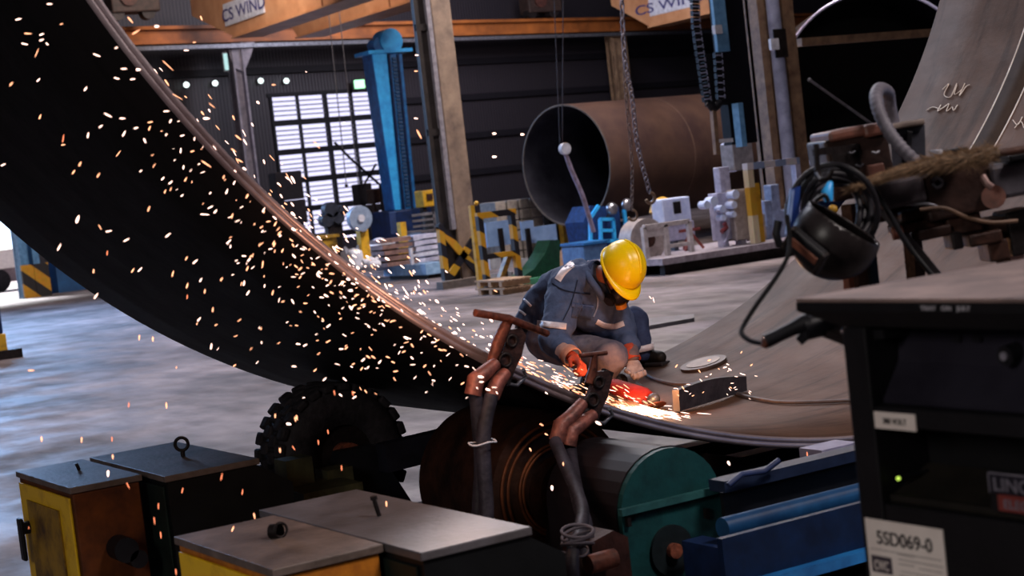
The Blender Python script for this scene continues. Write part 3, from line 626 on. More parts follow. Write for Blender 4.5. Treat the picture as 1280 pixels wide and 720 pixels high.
# blue machine near the tube mouth
Yq = 34
def px2(x, Y=Yq): return PY(x, 280, Y).x
t = thing('blue_stair_frame', 'bright blue pipe frame machine with two round lamps by the tube mouth', 'machine', (px2(762), Yq, 0))
MB().prism([(px2(742), Yq+.3, .03), (px2(785), Yq+.3, .03), (px2(785), Yq+.3, PY(780, 258, Yq).z), (px2(750), Yq+.3, PY(750, 256, Yq).z), (px2(738), Yq+.3, PY(745, 276, Yq).z)], (0, .8, 0)).build('housing', mat('deep_blue', '1c3c74', '142850'), t)
f_ = MB()
for P_ in (((738, 275), (738, 305)), ((738, 272), (748, 257)), ((750, 274), (767, 274)), ((750, 274), (751, 300)), ((766, 274), (768, 300)), ((751, 288), (767, 288)), ((780, 262), (784, 300)), ((735, 302), (785, 300))): f_.bar(PY(*P_[0], Yq), PY(*P_[1], Yq), .075)
for x in (738, 784): f_.bar(PY(x, 300, Yq), (PY(x, 300, Yq).x, Yq, 0), .1)
f_.build('pipe_frame', bluebright, t)
for x, y in ((765, 261), (784, 256)):
    p = PY(x, y, Yq); MB().ball(p, (.16, .12, .16)).build('lamp_head', chrome, t); MB().bar(p, p+V((0, .3, -.25)), .05).build('lamp_arm', greyp, t)
t = thing('blue_bin', 'pale blue bin in front of the pipe frame machine', 'bin', (px2(742, 30), 30, 0))
MB().box((px2(727, 30), 30, 0), (px2(757, 30), 30.9, PY(742, 305, 30).z), .04).build('bin_body', mat('faded_blue', '5c84b4', '40608c'), t); MB().box((px2(725, 30), 29.95, PY(742, 305, 30).z), (px2(759, 30), 30.95, PY(742, 302, 30).z)).build('bin_lip', bluep, t)
# striped barrier with pale sheets behind the worker
Yh = Yof(635, 363)
def pxh(x, Y=Yh): return PY(x, 320, Y).x
t = thing('hazard_barrier', 'black and yellow striped barrier frame right of the crane pillar', 'barrier', (pxh(632), Yh, 0))
zt_ = PY(630, 266, Yh).z; zm = PY(630, 318, Yh).z
for xa_, xb_ in ((605, 610), (646, 652)): MB().bar((pxh(xa_), Yh, 0), (pxh(xa_)-.02, Yh, zt_), .13, .1).build('upright', hazard, t)
MB().bar((pxh(605)-.07, Yh, zt_), (pxh(646)+.07, Yh, zt_), .1, .12).build('top_rail', hazard, t); MB().bar((pxh(605), Yh, zm), (pxh(646), Yh, zm), .1, .1).build('middle_rail', hazard, t)
MB().bar((pxh(618), Yh+.1, 0), (pxh(640), Yh+.1, zm), .14, .1).build('brace', yellow_dirty, t)
t = thing('yellow_post', 'slim yellow post between the pillar and the striped barrier', 'post', (pxh(597), Yh+1, 0))
MB().box((PY(593, 300, Yh+1).x, Yh+1, 0), (PY(598, 300, Yh+1).x, Yh+1.1, PY(597, 256, Yh+1).z)).build('shaft', yellow, t); MB().ball(PY(597, 254, Yh+1)+V((0, .05, 0)), .05).build('cap', yellow, t)
Ys = Yh+1.6
t = thing('sheet_rack', 'dark rack holding pale blue sheets behind the striped barrier', 'rack', (pxh(650, Ys), Ys, 0))
sb = mat('sheet_blue', '98b8e4', '7898c8', .5, scale=3)
for a_ in ((608, 276, 645, 307), (652, 276, 668, 300), (664, 282, 696, 302), (612, 318, 640, 336), (650, 322, 672, 344), (612, 341, 640, 353)): rect(MB(), *a_, Ys+random.uniform(0, .1), .05).build('sheet', sb if a_[1] < 300 else white, t)
f_ = MB()
for x in (628, 662): f_.box((pxh(x, Ys)-.05, Ys-.06, 0), (pxh(x, Ys)+.05, Ys-.005, PY(x, 285, Ys).z))
f_.box((pxh(606, Ys), Ys+.17, .0), (pxh(696, Ys), Ys+.25, .12)); f_.build('rack_frame', dsteel, t)
t = thing('concrete_blocks', 'stack of pale concrete blocks behind the blue sheets', 'blocks', (pxh(648, 38), 38, 0))
mb = MB(); z0 = 0
xa, xb = PY(621, 280, 38).x, PY(680, 280, 38).x; zt_ = PY(650, 248, 38).z; n = 6
for r in range(n):
    for k in range(4): mb.box((lerp(xa, xb, k/4)+.02, 38, zt_*r/n+.005), (lerp(xa, xb, (k+1)/4)-.02, 38.8, zt_*(r+1)/n-.02), .02)
mb.build('block_stack', mat('block_grey', '9c948c', '746c68', .8), t)
p = PY(690, 253, 38.3)
t = thing('scrap_coil', 'dark tangled coil beside the concrete blocks', 'coil', (p.x, 38.3, 0))
mb = MB()
for k in range(4): mb.tube([p+V((.32*math.cos(q)*(1-.15*k), -.15+.1*k, .2*math.sin(q)*(1-.1*k)+.03*k)) for q in [2*math.pi*j/14 for j in range(14)]], .05, 6, closed=True)
mb.build('windings', dsteel, t); MB().box((p.x-.2, 38.2, 0), (p.x+.2, 38.5, p.z-.2)).build('stand', dsteel, t)
t = thing('yellow_bracket', 'yellow end frame standing right of the scrap coil', 'frame', (px2(708, 37), 37, 0))
MB().box((px2(703, 37), 37, 0), (px2(712, 37), 37.2, PY(707, 273, 37).z)).box((px2(696, 37), 37, PY(700, 276, 37).z), (px2(703, 37), 37.1, PY(700, 273, 37).z)).build('frame_body', yellow, t)
# green wedge plate and tan board
Yg = 29.15
t = thing('green_stand', 'dark green curved steel stand leaning behind the worker', 'stand', (pxh(690, Yg), Yg, 0))
mb = MB(); pts = [(700, 300), (700, 338), (655, 352), (650, 348), (668, 336), (682, 316), (688, 300)]
mb.prism([PY(x, y, Yg) for x, y in pts], (0, .5, 0)); mb.build('curved_web', mat('forest_green', '1c4a38', '143428', .5), t)
MB().box((pxh(645, Yg), Yg-.2, 0), (pxh(702, Yg), Yg+.55, .12)).build('base', mat('mint_green', '50a880', '3c8464'), t)
t = thing('plywood_board', 'tan plywood board propped up behind the worker', 'board', (pxh(722, 32), 32, 0))
MB().prism([PY(698, 313, 32), PY(741, 311, 32), PY(735, 330, 32), PY(700, 335, 32)], (0, .04, 0)).build('sheet', mat('plywood', 'c8a890', 'a8886c', .7), t); MB().bar((pxh(705, 32), 32.12, 0), (pxh(705, 32), 32.12, PY(705, 330, 32).z), .08).bar((pxh(730, 32), 32.12, 0), (pxh(730, 32), 32.12, PY(730, 330, 32).z), .08).build('support', wood, t)
def pallet(x, y, wpx, label, rows=1, ym=0, hpx=7):
    p = PZ(x, y); D = (p-CAM).dot(FW); w_ = wpx*D/F_PX
    t = thing('wooden_pallet', label, 'pallet', p)
    for r in range(rows):
        z = r*.15
        m_ = MB()
        for k in range(3): m_.box((p.x-w_/2, p.y+.1+k*.4, z), (p.x+w_/2, p.y+.2+k*.4, z+.09))
        m_.build('bearer', wood, t)
        m_ = MB()
        for k in range(7): m_.box((p.x-w_/2+k*w_/7, p.y+.02, z+.095), (p.x-w_/2+(k+.78)*w_/7, p.y+1.1, z+.125))
        m_.build('deck_boards', wood, t)
    return t
pallet(650, 366, 42, 'two wooden pallets stacked right of the striped barrier foot', 2)
# ------------------------------------------------ left clutter: between window and pillar
Yk = Yof(500, 354)
def pk(x, Y): return PY(x, 310, Y).x
t = thing('low_platform', 'long low blue-edged platform left of the crane pillar', 'platform', (pk(490, Yk), Yk, 0))
MB().box((PZ(395, 352).x, Yk, .1), (PY(566, 350, Yk).x, Yk+2.2, .36)).build('deck', paleblue, t); MB().box((PZ(395, 352).x+.1, Yk+.1, 0), (PY(566, 350, Yk).x-.1, Yk+2.1, .098)).build('runner', dsteel, t)
Y1 = Yk+1.0; dk = .363
def sack(x0, y0, x1, y1, label, Y):
    a = PY(x0, (y0+y1)/2, Y).x; b = PY(x1, (y0+y1)/2, Y).x; zt_ = PY((x0+x1)/2, y0, Y).z
    t = thing('bulk_sack', label, 'sack', ((a+b)/2, Y, dk), 0, 'white bulk sacks'); h_ = zt_-dk; cxx = (a+b)/2; hw = (b-a)/2
    MB().caps([(cxx, Y+.35, dk+h_*.4), (cxx+.03, Y+.35, dk+h_*.75)], [hw*.95, hw*.7]).box((cxx-hw, Y, dk+.005), (cxx+hw, Y+.7, dk+h_*.85), .08).build('bag', cloth_white, t, remesh=.06, smooth_it=4)
    for s in (-1, 1): MB().tube(bez([(cxx+s*hw*.8, Y+.3, dk+h_*.6), (cxx+s*hw*1.05, Y+.3, dk+h_*.95), (cxx+s*hw*.6, Y+.3, dk+h_*.8)], 6), .03, 6).build('lifting_loop', cloth_white, t)
sack(440, 306, 457, 344, 'white bulk sack left of the yellow post on the low platform', Y1)
sack(463, 302, 500, 322, 'wide drooping white sack right of the fan post', Y1+.8)
sack(462, 322, 480, 344, 'small white sack under the drooping one', Y1-.3)
t = thing('stand_fan', 'round grey stand fan on a yellow post in front of the window', 'fan', (pk(453, Y1), Y1, dk))
p = PY(450, 273, Y1)
MB().cyl(p+V((0, -.05, 0)), p+V((0, .12, 0)), .30, 28).build('fan_cage', mat('fan_grey', '90a0b8', '6c7c94', .4), t); MB().cyl(p+V((0, -.09, 0)), p+V((0, -.052, 0)), .09, 14).build('fan_hub', white, t)
MB().box((p.x+.02, Y1+.13, dk+.01), (p.x+.24, Y1+.35, p.z-.25)).build('post', yellow, t); MB().ball((p.x+.13, Y1+.22, p.z-.24), .14).build('joint', white, t)
t = thing('yellow_crate', 'dirty yellow crate behind the sparks left of the sacks', 'crate', (pk(415, Y1+1), Y1+1, dk))
MB().box((pk(395, Y1), Y1+.6, dk), (pk(437, Y1), Y1+1.5, PY(415, 297, Y1+.6).z), .04).build('crate_body', yellow_dirty, t); MB().box((pk(393, Y1), Y1+.55, PY(415, 297, Y1+.6).z), (pk(439, Y1), Y1+1.55, PY(415, 293, Y1+.6).z)).build('lid', yellow_dirty, t)
t = thing('timber_stack', 'stack of brown and white timber on the low platform', 'timber stack', (pk(510, Y1), Y1, dk))
mb = MB(); mb2 = MB()
for k in range(5):
    z = dk+k*.14; mb.box((pk(482, Y1), Y1+.05*k, z+.003), (pk(520, Y1), Y1+.8, z+.10)); mb2.box((pk(522, Y1), Y1+.04*k, z+.003), (pk(556, Y1), Y1+.8, z+.10))
mb.build('brown_boards', mat('brown_timber', '8c6c64', '5c4440', .7), t); mb2.build('white_boards', mat('white_timber', 'c8c8d8', 'a0a0b8', .6), t)
t = thing('pipe_rack', 'white pipe trolley frame in front of the crane pillar', 'rack', (pk(545, Y1-.5), Y1-.5, dk))
f_ = MB(); 
for x in (513, 556): f_.bar((pk(x, Y1-.5), Y1-.5, dk), (pk(x, Y1-.5), Y1-.5, PY(x, 310 if x < 520 else 258, Y1-.5).z), .07)
f_.bar((pk(513, Y1-.5), Y1-.5, PY(530, 318, Y1-.5).z), (pk(580, Y1-.5), Y1-.5, PY(570, 310, Y1-.5).z), .06); f_.build('frame', white, t)
t = thing('blue_drum', 'pale blue drum with a white label beside the yellow stand', 'drum', (pk(526, Y1+1.1), Y1+1.1, dk))
xx = pk(525, Y1+1.1); za, zb2 = PY(525, 316, Y1+1).z, PY(525, 290, Y1+1).z
MB().cyl((xx, Y1+1.5, dk), (xx, Y1+1.5, zb2), .27, 24).build('drum_body', mat('drum_blue', '7088a8', '506484', .5), t); MB().cyl((xx, Y1+1.5, zb2), (xx, Y1+1.5, zb2+.04), .285, 24).build('rim', greyp, t); MB().box((xx-.09, Y1+1.2, za), (xx+.07, Y1+1.226, zb2-.1)).build('label', white, t)
t = thing('yellow_stand', 'tall yellow steel stand between the blue drum and the sacks', 'stand', (pk(507, Y1+1.3), Y1+1.3, dk))
MB().box((pk(504, Y1+1.3), Y1+1.3, dk), (pk(511, Y1+1.3), Y1+1.5, PY(508, 277, Y1+1.3).z)).bar((pk(498, Y1+1.3), Y1+1.4, dk), (pk(506, Y1+1.3), Y1+1.4, PY(508, 300, Y1+1.3).z), .08).build('stand_body', yellow, t)
t = thing('yellow_control_box', 'yellow control box mounted beside the blue column foot', 'box', (pk(538, 42), 42, 0))
rect(MB(), 529, 237, 549, 258, 42, .5, .03).build('box_body', yellow, t); rect(MB(), 534, 242, 541, 250, 41.95, .045).build('panel', brown, t); MB().box((pk(537, 42), 42.1, 0), (pk(541, 42), 42.3, PY(539, 258, 42).z)).build('post', dsteel, t)
t = thing('steel_shelf', 'dark shelf rack with grey louvres left of the crane pillar', 'shelf', (pk(535, 40), 40, 0))
f_ = MB()
for k in range(5): f_.box((pk(516, 40), 40, PY(530, 268+k*7, 40).z-.03), (pk(548, 40), 40.6, PY(530, 268+k*7, 40).z+.03))
for x in (516, 548): f_.box((pk(x, 40)-.05, 40, 0), (pk(x, 40)+.05, 40.6, PY(x, 264, 40).z))
f_.build('frame', greyp, t); rect(MB(), 496, 263, 516, 292, 39.8, .4, .02).build('side_panel', bluedark, t)
# dark machines standing before the window
Yw_ = 47
def silh(name, rects, label, cat, Y, m):
    xs = [r[0] for r in rects]; t = thing(name, label, cat, (PY(rects[0][0], 250, Y).x, Y, 0))
    for i, r in enumerate(rects):
        a = slab(MB(), *r[:4], Y+.02*i, .5, .03)
        a.build(r[4], m, t)
    z = PY(rects[-1][0], rects[-1][3], Y).z
    MB().box((PY(rects[-1][0], 260, Y).x+.1, Y+.15, 0), (PY(rects[-1][2], 260, Y).x-.1, Y+.35, z)).build('base', m, t)
    return t
silh('dark_press', [(345, 214, 379, 250, 'upper_housing'), (352, 250, 384, 280, 'lower_housing')], 'dark machine housing covering the lower left of the window', 'machine', Yw_, mat('silhouette_dark', '26222c', '18161c', .6))
silh('welding_tractor', [(449, 229, 466, 256, 'motor_housing'), (458, 255, 480, 264, 'carriage')], 'dark welding unit in front of the lower right window panes', 'machine', Yw_, mat('silhouette_dark', '', ''))
silh('brown_control_box', [(468, 236, 477, 254, 'housing')], 'small brown box right of the dark welding unit', 'box', Yw_-1, brown)
t = thing('gas_regulator', 'cluster of round steel regulators left of the stand fan', 'machine', (PY(420, 290, 40).x, 40, 0))
for x, y, r in ((415, 262, .2), (424, 272, .16), (410, 275, .17), (430, 262, .13)):
    p = PY(x, y, 40); MB().cyl(p, p+V((0, .25, 0)), r, 18).build('dial', mat('regulator_blue', '343844', '20232c', .4), t)
MB().box((PY(411, 280, 40).x, 40.1, 0), (PY(428, 280, 40).x, 40.3, PY(420, 276, 40).z)).build('stand', dsteel, t)
t = thing('jib_arm', 'thin dark jib arm crossing in front of the window', 'jib', (PY(470, 250, 46).x, 46, 0))
MB().bar(PY(418, 178, 46), PY(440, 200, 46), .06).bar(PY(440, 200, 46), PY(476, 232, 46), .06).bar(PY(452, 236, 46), PY(470, 205, 46), .05).bar(PY(476, 232, 46), (PY(476, 232, 46).x, 46, 0), .1).build('arm', mat('silhouette_dark', '', ''), t)
for i, (a0, lb) in enumerate((((408, 60, 415, 112), 'left one of the two thin ropes hanging left of the green light'), ((421, 58, 430, 112), 'right one of the two thin ropes hanging left of the green light'))):
    a, b = PY(a0[0], a0[1]-70, 50), PY(a0[2]+18, a0[3]+120, 50)
    t = thing('hoist_rope', lb, 'rope', b, 0, 'hoist ropes'); MB().cyl(a, b, .018, 6).build('rope', greyp, t)
    MB().ball(b, .06).build('ferrule', dsteel, t)
# floor cable cover behind the worker
a, b = PZ(800, 412), PZ(868, 398)
t = thing('cable_cover', 'flat grey cable cover lying on the floor behind the worker', 'cable cover', a)
MB().prism([PZ(792, 404), PZ(868, 397), PZ(868, 402), PZ(800, 414)], (0, 0, .05)).build('strip', greyp, t)
# ================================================================== ROLLER BED UNDER THE RING
def rollc(th, Y, r): a = R_(th); return V((CX-(RR+r+.004)*math.sin(a), Y, CZ-(RR+r+.004)*math.cos(a)))
# lugged rubber tyre
tc_ = rollc(26.5, 8.0, .37); 
t = thing('rubber_roller_wheel', 'black lugged rubber tyre carrying the ring on the left', 'wheel', (tc_.x, tc_.y+.15, tc_.z-.37))
mb = MB(); prof = [(.16, 0), (.30, 0), (.345, .03), (.345, .31), (.30, .34), (.16, .34)]; n = 48; vs = []; fs = []
for k in range(n):
    a = 2*math.pi*k/n
    for r, y in prof: vs.append(tc_+V((r*math.cos(a), y, r*math.sin(a))))
for k in range(n):
    for j in range(len(prof)): fs.append((k*6+j, ((k+1) % n)*6+j, ((k+1) % n)*6+(j+1) % 6, k*6+(j+1) % 6))
mb.add(vs, fs, True)
for k in range(26):
    for row in range(4):
        a = 2*math.pi*(k+.5*(row % 2))/26; d = V((math.cos(a), 0, math.sin(a))); u = V((-math.sin(a), 0, math.cos(a)))
        mb.obox(tc_+d*.352+V((0, .045+row*.083, 0)), u, (0, 1, 0), d, (.068, .072, .04), .012)
mb.build('tyre', rubber, t)
MB().cyl(tc_+V((0, .03, 0)), tc_+V((0, .31, 0)), .17, 32).build('rim_disc', dsteel, t); MB().cyl(tc_+V((0, -.05, 0)), tc_+V((0, .029, 0)), .07, 20).build('hub', rust, t)
# steel drum roller
dc_ = rollc(24.5, 6.25, .335)
t = thing('steel_roller_drum', 'large rusty steel drum roller with grooved face under the rim', 'roller', (dc_.x, dc_.y+.3, dc_.z-.335))
drum_m = mat('drum_rust', '3c241a', '180e0b', .5, .3, scale=7, bump=.15, thr=(.35, .75))
MB().cyl(dc_, dc_+V((0, .65, 0)), .335, 56).build('drum', drum_m, t)
g = MB()
for r in (.29, .26, .20, .185): g.tube([dc_+V((r*math.cos(q), -.004, r*math.sin(q))) for q in [2*math.pi*j/48 for j in range(48)]], .008, 6, closed=True)
g.build('face_groove', mat('drum_groove', '6c3c22', '3a2014', .45, .4), t); MB().cyl(dc_+V((0, -.09, 0)), dc_+V((0, -.005, 0)), .15, 32).build('hub', drum_m, t); MB().cyl(dc_+V((0, -.3, 0)), dc_+V((0, -.091, 0)), .055, 20).build('axle', dsteel, t)
# second drum on the far right side carries the ring too (seen only partly under the blue beams)
dr = V((CX+(RR+.34)*math.sin(R_(24.5)), 6.25, CZ-(RR+.34)*math.cos(R_(24.5))))
t = thing('steel_roller_drum', 'matching drum roller low on the right side of the ring behind the cabinet', 'roller', (dr.x, dr.y, dr.z-.335)); MB().cyl(dr, dr+V((0, .65, 0)), .335, 48).build('drum', drum_m, t)
# frame of the roller bed
t = thing('roller_bed_frame', 'dark steel roller bed frame under the ring', 'frame', (5.8, 7.3, 0))
fm = mat('frame_dark', '1a1c22', '101115', .5, scale=5)
m_ = MB()
m_.box((3.5, 6.3, .05), (9.3, 6.5, .42)).box((3.5, 6.75, .05), (9.3, 6.95, .42)).box((3.55, 7.85, .05), (9.3, 8.0, .36)).box((3.55, 8.45, .05), (9.3, 8.6, .36))
m_.box((3.6, 6.5, 0), (3.8, 8.7, .3)).box((6.0, 6.3, 0), (6.2, 8.7, .3)).build('base_frame', fm, t)
for y_, z_ in ((7.86, .363), (8.36, .05)): MB().prism([(tc_.x-.35, y_, z_), (tc_.x+.35, y_, z_), (tc_.x+.1, y_, tc_.z+.05), (tc_.x-.1, y_, tc_.z+.05)], (0, .08, 0)).build('wheel_bracket', fm, t)
m_ = MB(); m_.prism([(dc_.x-.35, 6.02, .05), (dc_.x+.35, 6.02, .05), (dc_.x+.1, 6.02, dc_.z+.02), (dc_.x-.1, 6.02, dc_.z+.02)], (0, .12, 0)).box((dc_.x+.35, 6.1, .05), (dc_.x+1.2, 6.9, dc_.z-.1)); m_.build('drum_bracket', fm, t)
og = mat('olive_steel', '4c4c34', '2c2c20', .6)
p = PY(392, 598, 7.7)
MB().box((p.x-.17, 7.45, p.z-.12), (p.x+.14, 7.8, p.z-.02)).build('side_step', og, t)
for x_, y_ in ((369, 580), (420, 592)): q = PY(x_, y_, 7.75); MB().box((q.x-.07, 7.7, q.z-.1), (q.x+.07, 7.84, q.z+.03)).build('lug_block', og, t)
MB().box((p.x-.1, 7.5, 0), (p.x+.1, 7.75, p.z-.121)).build('step_post', fm, t)
a, b = PY(500, 568, 7.6), PY(640, 533, 7.6)
MB().bar(a+V((-.1, 0, 0)), b, .1, .14).build('cross_tube', mat('frame_edge', '20222e', '14151c', .5), t)
a, b = PY(560, 590, 6.9), PY(640, 571, 6.9); MB().bar(a, b, .03, .03).build('edge_strip', bluep, t)
MB().box((dc_.x+.5, 5.7, .3), (dc_.x+3.2, 6.0, .5)).build('link_beam', fm, t)
p = PY(1038, 566, 5.75); MB().box((p.x-.09, 5.7, p.z-.03), (p.x+.12, 5.85, p.z+.03)).build('pale_block', mat('dust_pale', '9490a8', '747088'), t)
MB().prism([RS(780, 534, RR+.02)+V((0, -1.75, .02)), RS(800, 530, RR+.02)+V((0, -1.75, .02)), RS(820, 538, RR+.02)+V((0, -1.75, .02)), RS(800, 546, RR+.02)+V((0, -1.75, 0))], (0, 0, .02)) if False else None
# green motor cover
Yv = 5.45
ca, cb = PY(775, 640, Yv), PY(905, 640, Yv); ctop = PY(845, 556, Yv); cbot = PY(850, 714, Yv)
cxm, hw = (ca.x+cb.x)/2, (cb.x-ca.x)/2; zs = ctop.z-hw*.95
t = thing('motor_cover', 'dusty teal motor cover with a rounded top under the rim', 'motor cover', (cxm, Yv+.3, 0))
def archp(Y, g=0.):
    pts = [V((cxm+hw+g, Y, cbot.z-.04))]
    for k in range(17):
        a = math.pi*k/16; pts.append(V((cxm+(hw+g)*math.cos(a), Y, zs+(hw*.95+g)*math.sin(a))))
    pts.append(V((cxm-hw-g, Y, cbot.z-.04))); return pts
MB().prism(archp(Yv+.03), (0, .5, 0)).build('hood', mat('hood_dark', '1e161a', '100c0f', .5, scale=5), t)
MB().prism(archp(Yv, -.005), (0, .028, 0)).build('front_plate', tealp, t)
a, b = PY(774, 641, Yv-.01), PY(906, 610, Yv-.01); z = (a.z+b.z)/2; MB().box((a.x, Yv-.03, z-.012), (b.x, Yv-.001, z+.014)).build('cover_strap', mat('teal_dark', '2c5c5c', '1c3c40', .5), t)
g = MB()
for x, y in ((787, 652), (885, 642)): p = PY(x, y, Yv-.02); g.box(p+V((-.008, 0, -.02)), p+V((.008, .019, .02)))
g.build('slot', dsteel, t)
p = PY(846, 689, Yv-.04); MB().cyl(p, p+V((0, .039, 0)), .03, 16).build('plug', rust, t); MB().cyl(p+V((0, .026, 0)), p+V((0, .0395, 0)), .10, 24).build('oil_stain', mat('oil_dark', '1c2428', '12181a', .4), t)
MB().box((cxm-hw+.02, Yv+.05, 0), (cxm+hw-.02, Yv+.5, cbot.z-.043)).build('motor_foot', dsteel, t)
# rusty bracket left of it
t = thing('gear_bracket', 'rusty bracket block with a hose collar left of the motor cover', 'bracket', (PY(745, 690, 5.3).x, 5.3, 0))
a, b = PY(722, 690, 5.3), PY(768, 690, 5.3)
MB().prism([(a.x, 5.2, .02), (b.x, 5.2, .02), (b.x, 5.2, PY(745, 672, 5.3).z), (b.x-.06, 5.2, PY(745, 660, 5.3).z), (a.x, 5.2, PY(745, 668, 5.3).z)], (0, .2, 0)).build('bracket_body', mat('dark_rust', '42241e', '22120f', .6, scale=12, bump=.2), t)
MB().cyl(PY(735, 706, 5.15), PY(768, 697, 5.15), .035, 16).build('hose_collar', rust, t)
# blue beams
Yb_ = 5.3
t = thing('blue_roller_beam', 'blue steel beam assembly with a round tube in front of the rim', 'beam', (5.2, 5.3, 0))
def bm_(p0, p1, Y, h, d, m, nm, ext=2.0):
    a, b = PY(*p0, Y), PY(*p1, Y); z = (a.z+b.z)/2
    return MB().box((a.x, Y, z-h/2), (b.x+ext, Y+d, z+h/2)).build(nm, m, t)
deepb = mat('dusty_navy', '2c3a64', '1c2644', .5, scale=4); 
bm_((906, 609), (1053, 574), 5.3, .045, .10, mat('dusty_navy_light', '222e48', '161e32', .45), 'top_flange')
bm_((905, 632), (1058, 597), 5.38, .11, .02, fm, 'web')
a, b = PY(903, 659, 5.15), PY(1062, 622, 5.15); z = (a.z+b.z)/2
MB().cyl((a.x, 5.15, z), (b.x+2, 5.15, z), .042, 24).build('round_tube', mat('worn_blue', '1c4c78', '103054', .35, scale=6), t)
bm_((905, 700), (1066, 662), 4.95, .17, .03, mat('deep_blue_panel', '0f2446', '0a1830', .45), 'lower_panel')
bm_((905, 741), (1070, 703), 4.9, .04, .1, bluep, 'lower_flange')
MB().box((a.x-.05, 5.0, 0), (a.x+.05, 5.35, z-.06)).box((b.x+1.7, 5.0, 0), (b.x+1.8, 5.35, z-.06)).build('support_leg', bluedark, t)
MB().box((a.x, 4.93, .1), (b.x+2, 5.3, .3)).build('bottom_beam', bluedark, t)
p = PY(940, 593, 5.25); MB().tube([p+V((-.12, 0, -.02)), p+V((-.05, 0, .01)), p+V((.06, 0, 0)), p+V((.14, 0, .03))], .012, 6).build('bent_strap', deepb, t)
# ------------------------------------------------ control boxes (two pairs)
def panel_box(nm, lb, x0, x1, y0, y1, z1, side_x, front_m, top_m=boxtop, lid=.012, cham=0.):
    t = thing(nm, lb, 'control box', ((x0+x1)/2, (y0+y1)/2, 0)); zb_ = 0.0
    if cham: MB().prism([(x0, y0, zb_), (x1+cham, y0, zb_), (x1+cham, y0, z1-cham*.85), (x1, y0, z1-.03), (x0, y0, z1-.03)], (0, y1-y0, 0)).build('housing', front_m, t)
    else: MB().box((x0, y0, zb_), (x1, y1, z1-.03), .006).build('housing', front_m, t)
    MB().box((x0-.012, y0-.012, z1-.028), (x1+.012, y1+.012, z1), .004).build('lid', top_m, t)
    if side_x is not None:
        MB().box((x0-.012, y0+.03, zb_+.05), (x0-.001, y1-.02, z1-.05), .003).build('side_panel', side_x, t)
    return t
A = panel_box('motor_control_box', 'yellow control box with rusty end at the lower left corner', 2.10, 2.40, 7.36, 8.2, 1.0, mat('panel_yellow', 'f0c01c', 'c08a18', .5, scale=6, thr=(.25, .5)), rustbox)
sp_ = [x for x in bpy.data.objects if x.parent == A and x.name.startswith('side_panel')][0]; MB().box((2.08, 7.55, .35), (2.087, 8.05, .88)).build('door_panel', yellow_dirty, sp_)
hd = MB().cyl((2.04, 8.06, .75), (2.087, 8.06, .75), .03, 12).box((2.03, 8.03, .6), (2.05, 8.09, .8), .008); hd.build('latch', black, sp_)
p = PY(150, 690, 7.34)
for dx, dz, r in ((0, .02, .055), (.05, -.03, .04)): MB().cyl((p.x+dx, 7.24, p.z+dz), (p.x+dx, 7.355, p.z+dz), r, 16).build('cable_gland', black, A)
B = panel_box('motor_control_box', 'large dark green control box with an eyebolt behind the yellow one', 2.46, 2.88, 7.17, 8.2, 1.0, dgreen, mat('box_black_green', '121416', '0a0b0d', .5), cham=.16)
def eyebolt(x, y, z, par, r=.028, rot=0):
    MB().cyl((x, y, z+.001), (x, y, z+.03), .011, 10).tube([V((x, y, z+.03+r)) + V((r*math.cos(q)*math.cos(rot), r*math.cos(q)*math.sin(rot), r*math.sin(q))) for q in [2*math.pi*j/20 for j in range(20)]], .008, 8, closed=True).build('eyebolt', dsteel, par)
p = PZ(229, 571, 1.0); eyebolt(p.x, p.y, 1.0, B, .03, -.5)
p = PZ(99, 588, 1.0); MB().cyl((p.x, p.y, 1.001), (p.x-.01, p.y, 1.035), .008, 8).build('bolt', dsteel, A)
C_ = panel_box('motor_control_box', 'nearer yellow control box with a lifting ring at the bottom edge', 1.99, 2.35, 4.92, 5.76, 1.0, mat('panel_yellow', '', ''), mat('box_orange', 'c87c1c', '8c4c14', .5))
D_ = panel_box('motor_control_box', 'wide grey-topped dark control box with an upright bolt at the bottom centre', 2.38, 2.76, 4.68, 5.92, 1.0, dgreen, mat('box_black_green', '', ''), top_m=mat('grey_box_top', '68666e', '3e3836', .4, scale=3, bump=.1, thr=(.3, .7)), cham=.13)
p = PZ(345, 672, 1.0); MB().cyl((p.x-.01, p.y+.01, 1.022), (p.x+.01, p.y-.02, 1.022), .025, 20, caps=False).tube([V((p.x+.01, p.y-.02, 1.026))+V((.024*math.cos(q), 0, .024*math.sin(q))) for q in [2*math.pi*j/20 for j in range(20)]], .005, 6, closed=True).build('lifting_ring', dsteel, C_)
p = PZ(474, 645, 1.0); MB().cyl((p.x, p.y, 1.001), (p.x-.012, p.y, 1.06), .008, 10).cyl((p.x-.012, p.y, 1.06), (p.x-.013, p.y, 1.072), .013, 8).build('bolt', dsteel, D_)
